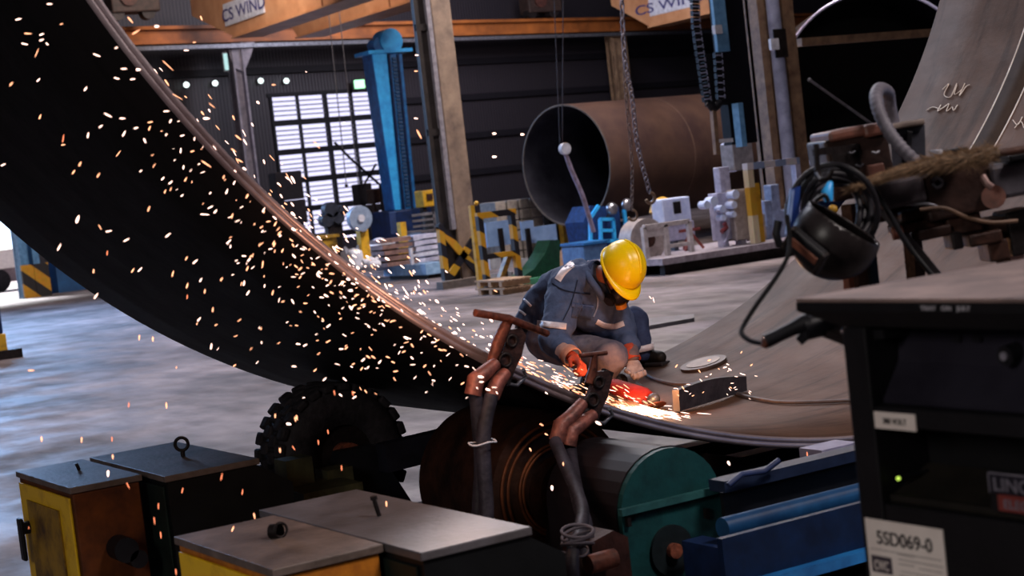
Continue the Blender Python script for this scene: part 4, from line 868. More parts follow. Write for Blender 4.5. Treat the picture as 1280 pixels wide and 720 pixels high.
# ------------------------------------------------ CLAMPS AND CABLES ON THE RIM
clampm = mat('clamp_rust', '6c3c30', '301c18', .5, .3, scale=30, bump=.2, thr=(.3, .65))
def clamp(ox, oy, lb, tilt=0., scale=1., T=True, cab=None):
    # ox, oy pixel of the clamp body centre on the plane just before the rim
    Y = 5.93
    def P(dx, dy, yo=0.): return PY(ox+dx*scale, oy+dy*scale, Y+yo)
    t = thing('earth_clamp', lb, 'clamp', P(0, 40))
    if T:
        MB().tube([P(-34, -57, -.06), P(8, -50, -.04), P(12, -48, -.04)], .016, 10).build('t_bar', clampm, t); MB().tube([P(10, -49, -.04), P(56, -31, 0.02)], .015, 10).build('t_bar', clampm, t)
        MB().tube([P(8, -50, -.02), P(-6, -18, -.01), P(-14, 6, 0)], [.022, .026, .02], 10).build('screw', clampm, t)
    # C shaped body plates with holes
    def plate(y0, y1, nm):
        bm = bmesh.new()
        out = [(10, -36), (24, -38), (30, -28), (24, -2), (12, 22), (0, 30), (-8, 22), (-4, 2), (4, -18)]
        vs = [bm.verts.new(P(a, b, y0)) for a, b in out]
        f = bm.faces.new(vs); r = bmesh.ops.extrude_face_region(bm, geom=[f]); 
        for v in r['geom']:
            if isinstance(v, bmesh.types.BMVert): v.co.y += (y1-y0)
        mb = MB().bm(bm); mb.build(nm, mat('jaw_dark', '4c3430', '1c1414', .5, .4, scale=26, bump=.2), t)
    plate(-.02, .01, 'jaw_plate'); plate(.035, .06, 'jaw_plate')
    ho = MB()
    for a, b, r in ((12, -22, .022), (4, 2, .026), (-4, 22, .018)):
        ho.tube([P(a, b, -.025)+V((r*math.cos(q), 0, r*math.sin(q))) for q in [2*math.pi*j/16 for j in range(16)]], .007, 6, closed=True)
    ho.build('hole_ring', dsteel, t)
    MB().bar(P(24, -38, .0), P(2, 30, .0), .02, .05).build('jaw_edge', dsteel, t)
    MB().tube([P(6, 32, .02), P(18, 34, .05), P(30, 22, .05), P(26, 14, .03)], .009, 6).build('spring_hook', steel, t)
    return t, P
lugm = mat('copper_lug', '8c5044', '4c2a24', .5, .3, scale=25, bump=.2)
cl1, P1 = clamp(628, 448, 'rusty earth clamp with a long T handle gripping the rim left of the worker')
cl2, P2 = clamp(738, 498, 'shorter rusty earth clamp on the rim in front of the grinder glow', T=False, scale=.92)
MB().tube([P2(6, -60, -.02), P2(4, -40, 0), P2(-2, -20, 0)], [.012, .02, .02], 10).build('screw', clampm, cl2); MB().tube([P2(-14, -58, -.02), P2(22, -62, -.02)], .01, 8).build('t_bar', clampm, cl2)
def lug(t, P, pts, r0): MB().tube([P(*q) for q in pts], r0, 14).build('cable_lug', lugm, t)
lug(cl1, P1, [(-8, 6, -.03), (-22, 18, -.04), (-33, 26, -.05), (-37, 46, -.05)], [.025, .032, .036, .034]); lug(cl1, P1, [(4, 18, -.03), (-6, 30, -.05), (-14, 48, -.05)], [.025, .032, .034])
lug(cl2, P2, [(-10, 6, -.03), (-26, 24, -.04), (-40, 36, -.05), (-46, 58, -.05)], [.025, .03, .034, .033]); lug(cl2, P2, [(4, 22, -.03), (-14, 36, -.05), (-26, 44, -.06), (-30, 64, -.06)], [.025, .03, .034, .033])
def cable(lb, pts, Y0, r, Y1=None, m=hose_m, name='thick_cable'):
    n = len(pts); P = []
    for i, (x, y) in enumerate(pts): P.append(PY(x, y, Y0 if Y1 is None else lerp(Y0, Y1, i/(n-1))))
    if P[-1].z > .05: P.append(V((P[-1].x+.03, P[-1].y, .03)))
    t = tag(MB().tube(bez(P, 10), r, 12).build(name, m), lb, 'cable'); return t
cable('left cable of the pair hanging from the T-handled clamp', [(594, 490), (597, 520), (601, 580), (598, 640), (596, 722)], 5.88, .027)
cable('right cable of the pair hanging from the T-handled clamp', [(614, 494), (606, 530), (604, 560), (606, 600), (608, 650), (601, 722)], 5.86, .030, 5.80)
cable('left cable of the pair hanging from the shorter clamp', [(694, 552), (706, 580), (720, 612), (728, 640), (724, 670), (716, 722)], 5.85, .026, 5.1)
cable('right cable of the pair hanging from the shorter clamp', [(712, 560), (716, 590), (724, 630), (732, 660), (733, 722)], 5.9, .028, 5.2)
p = PY(603, 553, 5.82); tag(MB().tube([p+V((.055*math.cos(q), .05*math.sin(q), .004*math.sin(3*q))) for q in [2*math.pi*j/20 for j in range(20)]], .004, 6, closed=True).build('cable_tie', white), 'pale tie bound round the left cable pair', 'tie')
wr = MB()
for k in range(5):
    p = PY(722, 664+k*4, 5.16); wr.tube([p+V((.06*math.cos(q), .05*math.sin(q), .015*math.sin(q+k))) for q in [2*math.pi*j/20 for j in range(20)]], .006, 6, closed=True)
p = PY(718, 690, 5.16); wr.tube([p+V((.05*math.cos(q), .05*math.sin(q), .01*math.cos(2*q))) for q in [2*math.pi*j/20 for j in range(20)]], .005, 6, closed=True)
tag(wr.build('rope_binding', mat('grey_rope', '5c545c', '3c343c', .8)), 'grey rope bound round the cable pair of the shorter clamp', 'rope')
# ------------------------------------------------ THINGS LYING IN THE RING
def surf_z(x, r=RIN): return CZ-math.sqrt(r*r-(x-CX)**2)
def nrm(p): return V((CX-p.x, 0, CZ-p.z)).normalized()
p = RS(880, 457); n_ = nrm(p); d = MB()
t = thing('steel_disc', 'round steel disc lying on the brown plate right of the worker', 'disc', p+n_*.003)
MB().cyl(p+n_*.004, p+n_*.022, .15, 40).build('plate', mat('disc_steel', '544844', '3c3230', .45, .4), t); MB().cyl(p+n_*.0225, p+n_*.026, .11, 32).build('worn_face', mat('disc_worn', '6c5c54', '4c403a', .4, .5), t)
a, b = RS(850, 516), RS(934, 490); nn = nrm(a); u = (b-a).normalized(); hgt = .125; sd = u.cross(nn).normalized()
if sd.y < 0: sd = -sd
t = thing('steel_stop_block', 'dark curved steel block standing on the plate right of the sparks', 'steel block', a)
pts = []
for k in range(9):
    q = k/8; bse = a.lerp(b, q)
    pts.append(bse+nn*.008)
for k in range(8, -1, -1):
    q = k/8; pts.append(a.lerp(b, q)+nn*(hgt*(1-.28*q*q)+.015*math.sin(math.pi*q)))
MB().prism(pts, sd*.045).build('block_body', mat('block_dark', '4c464c', '343036', .5, .4, scale=14, bump=.15), t)
# thin cable across the plate
pts = [(806, 467), (820, 474), (845, 480), (880, 480), (905, 484), (925, 493), (950, 499), (985, 503), (1056, 501), (1100, 500)]
tag(MB().tube(bez([RS(x, y, RIN-.014) for x, y in pts], 8), .010, 8).build('power_cable', mat('cable_grey', '6c5c5c', '48403f', .6)), 'thin grinder cable trailing across the brown plate', 'cable')
# ------------------------------------------------ BLACK WELDER CABINET (right foreground)
X0 = 2.6
t = thing('welder_cabinet', 'black welding power cabinet with a dusty top at the right foreground', 'cabinet', (3.05, 2.3, 0))
Yl, Yr = 2.93, 1.30
cb_m = mat('cabinet_black', '131216', '0b0b0e', .55, scale=6, bump=.08, spec=.3); cb_d = mat('cabinet_inner', '0c0b0f', '070709', .7, spec=.2)
MB().box((X0-.03, Yr, 1.748), (X0+.95, Yl+.11, 1.757), .002).build('dust_top', mat('dusty_top_brown', '8c7670', '5c4c4a', .7, scale=7, bump=.2, thr=(.3, .7)), t)
MB().prism([(X0-.03, Yl+.11, 1.747), (X0-.03, Yl+.11, 1.728), (X0, Yl+.0, 1.69), (X0+.9, Yl+0., 1.69), (X0+.95, Yl+.11, 1.728), (X0+.95, Yl+.11, 1.747)][::1], (0, Yr-Yl-.11, 0)).build('top_tray', cb_m, t)
MB().box((X0, Yl-.075, .05), (X0+.9, Yl, 1.688), .004).build('side_wall', cb_m, t)
MB().box((X0+.15, Yr, .05), (X0+.9, Yl-.08, 1.688)).build('inner_body', cb_d, t)
MB().box((X0+.02, Yl-.012-.1, 1.66), (X0+.148, Yl-.08, 1.68)).build('corner_gusset', cb_m, t)
# upper sloping control panel, strip, shelf, lower panel
yA, yB = Yl-.08, Yr
MB().prism([(X0+.10, yA, 1.685), (X0+.14, yA, 1.685), (X0+.14, yA, 1.52), (X0+.03, yA, 1.515), (X0+.03, yA, 1.525), (X0+.085, yA, 1.60)], (0, yB-yA, 0)).build('control_panel', mat('panel_navy_black', '26242e', '1a1820', .4, scale=4), t)
gr = MB()
for k in range(5): gr.obox((X0+.047+.0088*k, 2.62, 1.535+.0125*k), (0, 1, 0), (.5, 0, .7), (-.7, 0, .5), (.34, .003, .003))
gr.build('vent_ridges', mat('vent_brown', '342e2c', '242022', .5), t)
MB().box((X0+.0, yB, 1.47), (X0+.146, yA, 1.513), .003).build('front_strip', cb_m, t)
MB().box((X0+.02, yB, 1.295), (X0+.146, yA, 1.30+.012), .002).prism([(X0+.03, yA, 1.31), (X0+.146, yA, 1.36), (X0+.146, yA, 1.31)], (0, yB-yA, 0)).build('shelf', mat('shelf_olive_black', '24201c', '161412', .5), t)
MB().box((X0+.0, yB, .1), (X0+.146, yA, 1.294), .004).build('lower_panel', cb_m, t)
MB().box((X0+.02, yB, 0.0), (X0+.85, Yl, .05)).build('plinth', cb_d, t)
paper = mat('label_paper', 'e4dad4', 'ccc0ba', .7, scale=4); ink = mat('label_ink', '1c1820', '141218', .7); silver = mat('badge_silver', '9894a0', '6c6874', .4, .3)
def onX(x, y, X): return PX(x, y, X)
def label_plate(x0, y0, x1, y1, X, nm, m, th=.003):
    a, b = onX(x0, y0, X), onX(x1, y1, X); return MB().box((X-th, b.y, b.z), (X-.0002, a.y, a.z)).build(nm, m, t)
YD, ZD = (0, -1, 0), (0, 0, 1)
# 380 volt strip label
a, b = onX(1093, 512, X0), onX(1144, 514, X0)
MB().box((X0-.003, b.y, 1.465), (X0-.0002, a.y, 1.502)).build('voltage_label', paper, t); text('lettering', '380 VOLT', (X0-.0042, (a.y+b.y)/2, 1.477), YD, ZD, .013, ink, t, center=True, wscale=.95)
# asset label
a = onX(1082, 648, X0); b = onX(1179, 661, X0); zt_ = 1.2565; zb_ = 1.115
MB().box((X0-.003, b.y, zb_), (X0-.0002, a.y, zt_)).build('asset_label', paper, t)
W = a.y-b.y
text('lettering', '5SD069-0', (X0-.0042, (a.y+b.y)/2, zt_-.054), YD, ZD, .031, ink, t, center=True, wscale=1.0)
bl = MB()
for z, c0, c1 in ((zt_-.068, .04, .95), (zt_-.071, .40, .62), (zt_-.082, .40, .97), (zt_-.092, .40, .60), (zt_-.095, .66, .95), (zt_-.108, .42, .95), (zt_-.118, .40, .70)):
    bl.box((X0-.0038, a.y-W*c1, z-.0012), (X0-.0031, a.y-W*c0, z))
bl.box((X0-.0038, a.y-W*.31, zt_-.121), (X0-.0031, a.y-W*.04, zt_-.083)).build('small_print', mat('ink_soft', '4c444c', '3c363e', .7), t)
text('lettering', 'CWC', (X0-.0048, a.y-W*.175, zt_-.114), YD, ZD, .022, paper, t, center=True, wscale=.62)
# maker badges (partly cut off by the frame)
a, b = onX(1236, 588, X0), onX(1300, 630, X0)
q = a
MB().box((X0-.004, a.y-.42, 1.352), (X0-.0002, a.y-.0, 1.395), .001).build('badge_upper', mat('badge_dark', '24222c', '1a1820', .4), t)
fr_ = MB(); 
for (y0, y1, z0, z1) in ((a.y-.42, a.y, 1.392, 1.395), (a.y-.003, a.y, 1.352, 1.395)): fr_.box((X0-.0052, y0, z0), (X0-.0041, y1, z1))
fr_.build('badge_frame', silver, t)
text('lettering', 'LINCOLN', (X0-.0052, a.y-.012, 1.358), YD, ZD, .028, silver, t, wscale=1.15)
MB().box((X0-.004, a.y-.42, 1.316), (X0-.0002, a.y-.02, 1.350), .001).build('badge_lower', mat('badge_red', '84342e', '5c2420', .5), t)
text('lettering', 'ELECTRIC', (X0-.0052, a.y-.036, 1.323), YD, ZD, .019, silver, t, wscale=1.15)
MB().box((X0+.0, a.y-.44, 1.313), (X0+.01, a.y+.002, 1.398)).build('badge_backing', cb_m, t)
MB().box((X0+.01, a.y-.3, 1.33), (X0+.146, a.y-.1, 1.38)).build('badge_bracket', cb_m, t)
# faint nameplate on upper panel
a = onX(1236, 480, X0+.05)
MB().obox((X0+.052, a.y-.12, 1.5475), (0, -1, 0), (.5, 0, .7), (-.7, 0, .5), (.24, .022, .003)).build('nameplate', mat('nameplate_dark', '3c3840', '2c2830', .4), t)
text('lettering', 'LINCOLN', (X0+.049, a.y-.012, 1.541), YD, (.6, 0, .8), .012, mat('nameplate_ink', '18161c', '121014'), t, wscale=1.6)
# knob
p = onX(1262, 442, X0+.07); MB().cyl((X0+.055, p.y, p.z-.003), (X0+.11, p.y, p.z+.002), .021, 24).build('knob', black, t); MB().cyl((X0+.05, p.y, p.z-.003), (X0+.0545, p.y, p.z-.003), .009, 12).build('knob_cap', silver, t)
for x in (1196, 1222):
    p = onX(x, 424, X0+.09); MB().box((X0+.086, p.y-.012, p.z-.006), (X0+.12, p.y+.012, p.z+.006)).build('switch', black, t)
p = onX(1123, 598, X0+.03); MB().ball((X0+.03, p.y, p.z), .0048, 2).build('indicator_light', glow('led_yellow_green', (.62, .9, .12), 1.2), t); MB().cyl((X0+.034, p.y, p.z), (X0+.12, p.y, p.z), .005, 8).build('indicator_stem', black, t)
text('lettering', 'TRAY   ON   JULY', (X0-.0315, 2.645, 1.732), YD, ZD, .010, mat('chalk_white', 'c4c0c8', 'a09ca4', .8), t, wscale=1.3)
# ------------------------------------------------ black grinder tool in holster left of the cabinet
Dg = 4.05
def G(x, y, d=0.): return PD(x, y, Dg+d)
t = thing('angle_grinder', 'black angle grinder with a red switch end lying by the cabinet edge', 'grinder', G(1000, 412))
MB().tube([G(957, 427), G(968, 422), G(990, 411), G(1003, 405), G(1012, 403)], [.017, .016, .017, .021, .024], 14).build('handle', black, t)
MB().tube([G(1006, 411), G(1022, 407), G(1045, 401, .05)], [.028, .028, .028], 14).build('motor_body', blackp, t); MB().bar(G(1000, 417), G(1008, 426), .02, .03).build('side_block', black, t)
MB().tube([G(1016, 399), G(1026, 393), G(1040, 396, .03)], [.008, .014, .012], 10).build('red_end', redp, t)
MB().tube([G(958, 425), G(955, 435)], [.012, .008], 10).build('cord_boot', mat('boot_brown', '5c3428', '3c2218'), t)
MB().bar(G(1020, 411, .03), (X0+.1, Yl+.01, 1.62), .02).build('holster_hook', dsteel, t)
cp = [(955, 430), (938, 426), (927, 417), (930, 406), (945, 382), (968, 350), (984, 322), (987, 300), (984, 270)]
tag(MB().tube(bez([G(x, y, .0+.06*i) for i, (x, y) in enumerate(cp)], 8), .0062, 8).build('grinder_cord', mat('cord_black', '100f12', '0a090b', .9, spec=.15)), 'black cord looping from the black grinder up to the coil', 'cable')
# ------------------------------------------------ coil of cable and welding helmet hung on a rod
Dc = 4.7
def K(x, y, d=0.): return PD(x, y, Dc+d)
rt, upv, fw = RT, UP, FW
t = thing('cable_coil', 'coil of thick black cable hanging on a hook above the welding helmet', 'cable coil', K(1043, 300))
random.seed(5)
for k, (cx_, cy_, rx, ry, dd) in enumerate(((1041, 262, 56, 56, .0), (1043, 263, 49, 51, .02), (1045, 264, 42, 47, .0), (1044, 266, 36, 43, .03), (1046, 268, 30, 38, .02), (1036, 266, 50, 56, .07), (1050, 266, 40, 58, .08))):
    MB().tube([K(cx_+rx*math.cos(q)+2*math.sin(2*q+k), cy_+ry*math.sin(q), dd+.14+.03*math.sin(q*2+k)) for q in [2*math.pi*j/48 for j in range(48)]], .0088, 10, closed=True).build('loop', mat('coil_rubber', '26242a', '131217', .5, scale=10, spec=.5), t)
t = thing('support_rod', 'threaded black rod holding up the cable coil', 'rod', K(1021, 215)); MB().tube([K(1020, 180, .0), K(1022, 222, .0)], .007, 10).tube([K(1022, 215), K(1026, 225, -.06), K(1036, 222, -.07), K(1040, 212, -.07)], .007, 8).build('hook', dsteel, t)
rg_ = MB()
for k in range(9): rg_.cyl(K(1020+k*.2, 182+k*4), K(1020+k*.2, 183.5+k*4), .0095, 10)
rg_.build('thread', dsteel, t); MB().bar(K(1020, 190, .02), K(1060, 186, .35), .02).build('holder_arm', dsteel, t)
t = thing('blue_holder', 'flat dark blue pouch hanging left of the cable coil', 'pouch', K(990, 290))
MB().prism([K(989, 236, -.02), K(1001, 232, .02), K(996, 294, .02), K(983, 293, -.02)], FW*.03).build('pouch', mat('royal_blue', '2448a0', '18306c', .4), t); MB().tube([K(973, 276), K(970, 292), K(974, 306), K(984, 308)], .012, 8).build('hook', black, t); MB().prism([K(990, 238, -.022), K(993, 237, -.016), K(987, 291, -.018), K(984, 291, -.022)], FW*.002).build('edge_strip', mat('pale_blue_edge', '94a8d8', '7088b8'), t)
# bits seen through the coil
t = thing('blue_tool', 'bright blue hand tool seen through the cable coil', 'handle', K(1036, 248)); MB().tube([K(1038, 228, .12), K(1034, 240, .1), K(1036, 252, .1)], [.008, .017, .012], 12).build('grip', bluebright, t); MB().ball(K(1041, 262, .1), .014).build('yellow_tip', yellow, t)
# helmet shell
t = thing('welding_helmet', 'black welding helmet with a brown window frame hanging beside the cabinet', 'helmet', K(1040, 345))
hm = bpy.data.materials.new('helmet_black')
hm = mat('helmet_gloss', '2a2526', '1c1819', .33, scale=16, spec=.6, bump=.03)
bm = bmesh.new(); bmesh.ops.create_uvsphere(bm, u_segments=48, v_segments=32, radius=1)
hc = K(1044, 297, -.06); s_ = Dc/F_PX*1.02
for v in bm.verts:
    x, y, z = v.co.x, v.co.y, v.co.z   # x right, z up, y away
    px_, pz_ = x*54, z*52; 
    if z > 0 and x < 0: pz_ *= 1.08; px_ *= 1-.12*z
    if x > 0: px_ *= 1+.16*max(0, (z+.15)); 
    v.co = V((px_, y*50, pz_))
n_c = V((.50, -.25, .83)).normalized(); pc = V((20, 0, 13))
r = bmesh.ops.bisect_plane(bm, geom=bm.verts[:]+bm.edges[:]+bm.faces[:], plane_co=pc, plane_no=n_c, clear_outer=True)
for v in bm.verts: p = v.co; v.co = hc+RT*p.x*s_+UP*p.z*s_+FW*p.y*s_
mb = MB().bm(bm, True); sh = mb.build('shell', hm, t); md = sh.modifiers.new('t', 'SOLIDIFY'); md.thickness = .006; md.offset = -1
# left ear lobe of the shell (side wing)
MB().tube(bez([K(1004, 296, -.05), K(1006, 275, -.03), K(1016, 255, -.0), K(1030, 244, .0), K(1036, 252, .0)], 6), .006, 8).build('shell_edge', black, t)
wf = MB(); ctr = K(1009, 312, -.165); ux = (K(1026, 331, -.17)-K(993, 303, -.12)).normalized(); 
nz_ = (ctr-hc).normalized(); uy = nz_.cross(ux).normalized()
MB().obox(ctr+nz_*.002, ux, uy, nz_, (.115, .06, .03), .006).build('window_housing', black, t)
MB().obox(ctr+nz_*.0185, ux, uy, nz_, (.095, .022, .006), .003).build('window_glass', mat('window_copper', '9c6048', '5c3830', .3, .3), t)
for sgn in (-1, 1): MB().obox(ctr+nz_*.010+ux*.0585*sgn, ux, uy, nz_, (.012, .065, .03), .004).build('window_clip', dsteel, t)
# ------------------------------------------------ MACHINE at right (sub-arc welding tractor)
Dm = 5.0
def M_(x, y, d=0.): return PD(x, y, Dm+d)
def vbox(mb, x0, y0, x1, y1, d, th, bev=.008, skew=0.):
    # upright box whose front covers the seen rectangle at depth d
    c = M_((x0+x1)/2, (y0+y1)/2, d); s = (Dm+d)/F_PX; rx = V((math.cos(YAW), -math.sin(YAW), 0)); fy = V((math.sin(YAW), math.cos(YAW), 0))
    q = MB().box((-(x1-x0)/2*s, 0, -(y1-y0)/2*s), ((x1-x0)/2*s, th, (y1-y0)/2*s), bev)
    ca, sa = math.cos(skew), math.sin(skew); ax = rx*ca+V((0, 0, 1))*sa; az_ = V((0, 0, 1))*ca-rx*sa
    mb.add([c+ax*p.x+fy*p.y+az_*p.z for p in q.v], q.f); return mb
t = thing('welding_tractor_box', 'dark brown machine box with a ribbed red-brown lid right of the coil', 'machine', M_(1075, 250))
brn = mat('machine_dark_brown', '3c2823', '1e1413', .5, .1, scale=9, bump=.15, thr=(.3, .7)); lidm = mat('lid_redbrown', '7c4a3c', '4c2c24', .5, scale=10, bump=.1)
vbox(MB(), 1036, 168, 1116, 246, .1, .3, skew=.08).build('housing', brn, t); vbox(MB(), 1036, 160, 1084, 174, .08, .32, .01, .09).build('lid', lidm, t); vbox(MB(), 1080, 154, 1112, 170, .07, .32, .01, .09).build('lid', lidm, t)
vbox(MB(), 1086, 205, 1108, 240, .07, .03, .004, .08).build('side_flap', lidm, t); vbox(MB(), 1040, 182, 1076, 212, .085, .014, .003, .08).build('recess', dsteel, t)
g = MB()
for (x, y) in ((1045, 215), (1070, 206), (1060, 190), (1090, 190)): g.tube([M_(x, y, .08), M_(x+5, y+2, .075), M_(x+9, y-1, .08)], .004, 5)
g.build('scratched_clips', steel, t)
t = thing('flux_hopper', 'dark grey flux hopper with a pale top edge behind the curved hose', 'hopper', M_(1135, 250))
mb = MB().hexa([M_(1118, 238, .22), M_(1158, 234, .22), M_(1158, 234, .5), M_(1118, 238, .5), M_(1112, 160, .22), M_(1156, 156, .22), M_(1156, 156, .5), M_(1112, 160, .5)]); mb.build('bin', mat('hopper_dark', '40404a', '2a2a32', .5), t)
vbox(MB(), 1106, 152, 1157, 160, .2, .34, .006, .06).build('rim', mat('rim_pale_brown', '84746c', '5c504c'), t)
vbox(MB(), 1132, 164, 1139, 210, .21, .01, .002, -.2).build('strap', black, t)
t = thing('corrugated_hose', 'thick grey corrugated hose arching over the machine box', 'hose', M_(1150, 210))
hp = bez([M_(x, y, d) for x, y, d in ((1112, 130, .34), (1110, 116, .3), (1100, 111, .2), (1095, 120, .1), (1099, 140, .04), (1112, 166, .0), (1128, 186, -.02), (1148, 206, -.02), (1156, 216, 0))], 12)
MB().tube(hp, [.019+.0016*math.sin(i*1.9) for i in range(len(hp))], 16).build('hose_body', mat('hose_grey', '74707c', '4c4852', .6, bump=.1), t)
MB().tube(bez([M_(1112, 130, .34), M_(1116, 150, .36), M_(1118, 165, .36)], 6), .02, 12).build('hose_tail', mat('hose_grey', '', ''), t)
t = thing('carriage_body', 'dark brown machine carriage under the fur brush at the right edge', 'machine', M_(1200, 330))
vbox(MB(), 1155, 205, 1243, 270, .05, .35, .01, .1).build('main_body', brn, t); vbox(MB(), 1238, 200, 1320, 244, .03, .35, .012, .07).build('gearbox', mat('gearbox_grey', '545058', '343038', .5, .2, scale=10), t)
vbox(MB(), 1100, 222, 1158, 258, .03, .25, .012, .1).build('front_housing', mat('housing_grey_brown', '4c444a', '2c282c', .5), t)
vbox(MB(), 1262, 188, 1330, 196, .0, .2, .004, .08).build('top_rail', black, t)
vbox(MB(), 1176, 186, 1212, 200, -.02, .1, .004, .04).build('small_black_box', black, t); vbox(MB(), 1174, 187, 1179, 201, -.025, .1, .002, .04).build('white_edge', white, t)
p = M_(1232, 222, .0); MB().tube([M_(1228, 220, .0), M_(1234, 230, -.01), M_(1240, 234, -.01)], .011, 8).build('hook', mat('pinkish_steel', 'a0807c', '6c5450', .4, .3), t); MB().cyl(M_(1242, 246, .03), M_(1242, 246, .07), .035, 18).build('wheel', lidm, t)
MB().tube(bez([M_(1166, 226, .04), M_(1172, 222, .03), M_(1178, 228, .03), M_(1172, 234, .03), M_(1166, 230, .04)], 6), .006, 6).build('wire_twist', steel, t)
fm2 = mat('bracket_brown', '4a3028', '241815', .5, .2, scale=12, bump=.2)
t = thing('slide_bracket', 'cluster of dark brown slide brackets below the machine carriage', 'bracket', M_(1190, 340))
blocks = [(1120, 276, 1182, 288, .1, .12, 'cross_slide'), (1148, 284, 1190, 298, .06, .15, 'slide_block'), (1184, 268, 1228, 292, .08, .15, 'slide_block'), (1190, 290, 1204, 312, .05, .1, 'stud'), (1212, 290, 1254, 306, .06, .12, 'slide_block'), (1225, 272, 1275, 300, .12, .15, 'carrier'), (1236, 300, 1262, 326, .08, .12, 'foot_block'), (1262, 262, 1300, 318, .1, .15, 'carrier'), (1128, 262, 1160, 276, .12, .1, 'clamp_block'), (1160, 258, 1240, 270, .14, .12, 'rail')]
for i, (a, b, c, d, e, f_, nm) in enumerate(blocks): vbox(MB(), a, b, c, d, e, f_, .006, .09).build(nm, [fm2, brn, fm2, dsteel][i % 4], t)
MB().tube(bez([M_(1150, 262, .04), M_(1180, 260, .03), M_(1210, 272, .03), M_(1240, 278, .02), M_(1272, 276, .02)], 8), .006, 8).build('wire', mat('wire_brown', '7c5c48', '4c382c'), t)
MB().tube(bez([M_(1130, 256, .06), M_(1160, 255, .04), M_(1180, 262, .04)], 8), .005, 8).build('wire', steel, t); MB().cyl(M_(1116, 292, .1), M_(1128, 290, .1), .02, 16).build('copper_tip', rust, t)
t = thing('machine_stand', 'grey slanting arm and dark posts holding up the welding machine', 'stand', M_(1120, 372))
MB().bar(M_(1104, 262, .14), M_(1172, 346, .12), .045, .03).build('slanting_arm', mat('arm_grey', '5c5658', '3c3639', .5, .3), t)
for x, y0, y1, m_, wd in ((1064, 255, 400, fm2, .045), (1082, 270, 400, blackp, .03), (1139, 286, 400, fm2, .04), (1056, 300, 400, rust, .025)):
    a = M_(x, y0, .2); MB().box((a.x-wd/2, a.y-wd/2, 0), (a.x+wd/2, a.y+wd/2, a.z)).build('post', m_, t)
MB().box((M_(1064, 255, .2).x-.3, M_(1064, 255, .2).y-.3, 0), (M_(1139, 286, .2).x+.3, M_(1139, 286, .2).y+.5, .06)).build('base_plate', fm2, t)
vbox(MB(), 1060, 246, 1290, 262, .24, .08, .006, .1).build('support_beam', fm2, t)
a = M_(1260, 300, .35); MB().box((a.x-.03, a.y-.03, 0), (a.x+.03, a.y+.03, a.z)).build('post', fm2, t)
tag(MB().tube(bez([M_(1084, 222, -.1), M_(1106, 258, -.1), M_(1135, 306, -.1), M_(1168, 348, -.12), M_(1186, 372, -.12)], 8), .008, 8).build('control_cable', black), 'black cable slanting down from the coil to the cabinet top', 'cable')
# fur brush: a bundle of bristles
t = thing('fur_brush', 'long shaggy brown bristle brush lying across the machine', 'brush', M_(1150, 215))
random.seed(3); mb = MB()
axis = [M_(x, y, d) for x, y, d in ((1060, 236, -.16), (1100, 222, -.14), (1150, 208, -.12), (1200, 199, -.1), (1246, 192, -.08))]; ax_ = bez(axis, 10)
core = [.003+.017*min(1, (i/len(ax_))*1.7) for i in range(len(ax_))]
fur = mat('fur_brown', 'b89878', '705844', .9, scale=60)
MB().tube(ax_, core, 12).build('core', mat('fur_dark', '806a54', '4c3c30', .9, scale=50), t)
for k in range(2600):
    i = random.randrange(2, len(ax_)-1); p = ax_[i]; d = (ax_[i]-ax_[i-1]).normalized(); q = random.random()*6.28; side = (UP*math.cos(q)+FW*math.sin(q)); p = p+side*core[i]*.9+d*random.uniform(-.01, .01)
    fr = i/len(ax_); l = random.uniform(.015, .05); dirv = (-d*(1.0 if fr < .75 else random.uniform(-.6, 1))+side*random.uniform(.05, .35 if fr < .5 else .8)+V((0, 0, -.1))).normalized()
    e = p+dirv*l; w_ = d.cross(side).normalized()*.0012; mb.add([p-w_, p+w_, e], [(0, 1, 2)]); w2 = side*.0012; mb.add([p-w2, p+w2, e], [(0, 1, 2)])
mb.build('bristles', fur, t)
MB().tube([ax_[-1], ax_[-1]+RT*.08+UP*.012], .012, 10).build('handle', brown, t)
# ================================================================== THE WORKER
D0 = 10.9; S0 = D0/F_PX
def W(x, y, d=0.): return PD(x, y, D0+d)
gz = lambda p: surf_z(p.x)
person = thing('person', 'person in navy workwear and yellow hard hat crouching in the ring to grind steel', 'person', RS(760, 486))
skin = mat('skin_reddish', 'b4705a', '8c4c3c', .5, scale=20)
navy = mat('navy_workwear', '4c5c80', '2e3a58', .8, scale=14, bump=.35, bscale=22, thr=(.25, .75)); navy2 = mat('navy_trousers', '3a4668', '242c48', .8, scale=12, bump=.3, bscale=22)
dust = mat('dusty_grey_trousers', '84787f', '585468', .85, scale=9, bump=.3, bscale=20)
refl = mat('reflective_tape', 'e8dce0', 'c0b4bc', .4, scale=20)
hatm = mat('hard_hat_yellow', 'ffd800', 'e8b400', .32, scale=5, thr=(.2, .42))
glove_r = mat('glove_orange_red', 'd8522c', '8c2c1c', .8, scale=14, bump=.2); glove_w = mat('glove_dusty_white', 'c4b4b4', '8c7c7c', .85, scale=14, bump=.2)
cuffm = mat('cuff_tan', 'c89480', '94685c', .8, scale=12); boot = mat('boot_leather', '1e1a1a', '100e0e', .55, scale=12, bump=.2)
# key joints
hipL = W(684, 424, .30); hipR = W(700, 414, .62)
kneeN = W(764, 446, -.28); footN = RS(744, 490) + V((0, 0, .09)); kneeF = W(792, 402, .48); footF = RS(800, 458)+V((0, 0, .09))
pel = (hipL+hipR)/2; waist = W(690, 404, .36); chest = W(722, 366, .08); neck0 = W(741, 343, -.06); headc = W(772, 342, -.16)
shN = W(706, 356, -.16); shF = W(752, 362, .26); elN = W(692, 424, -.42); elF = W(776, 408, .16); wrN = W(716, 447, -.62); wrF = W(790, 452, -.12)
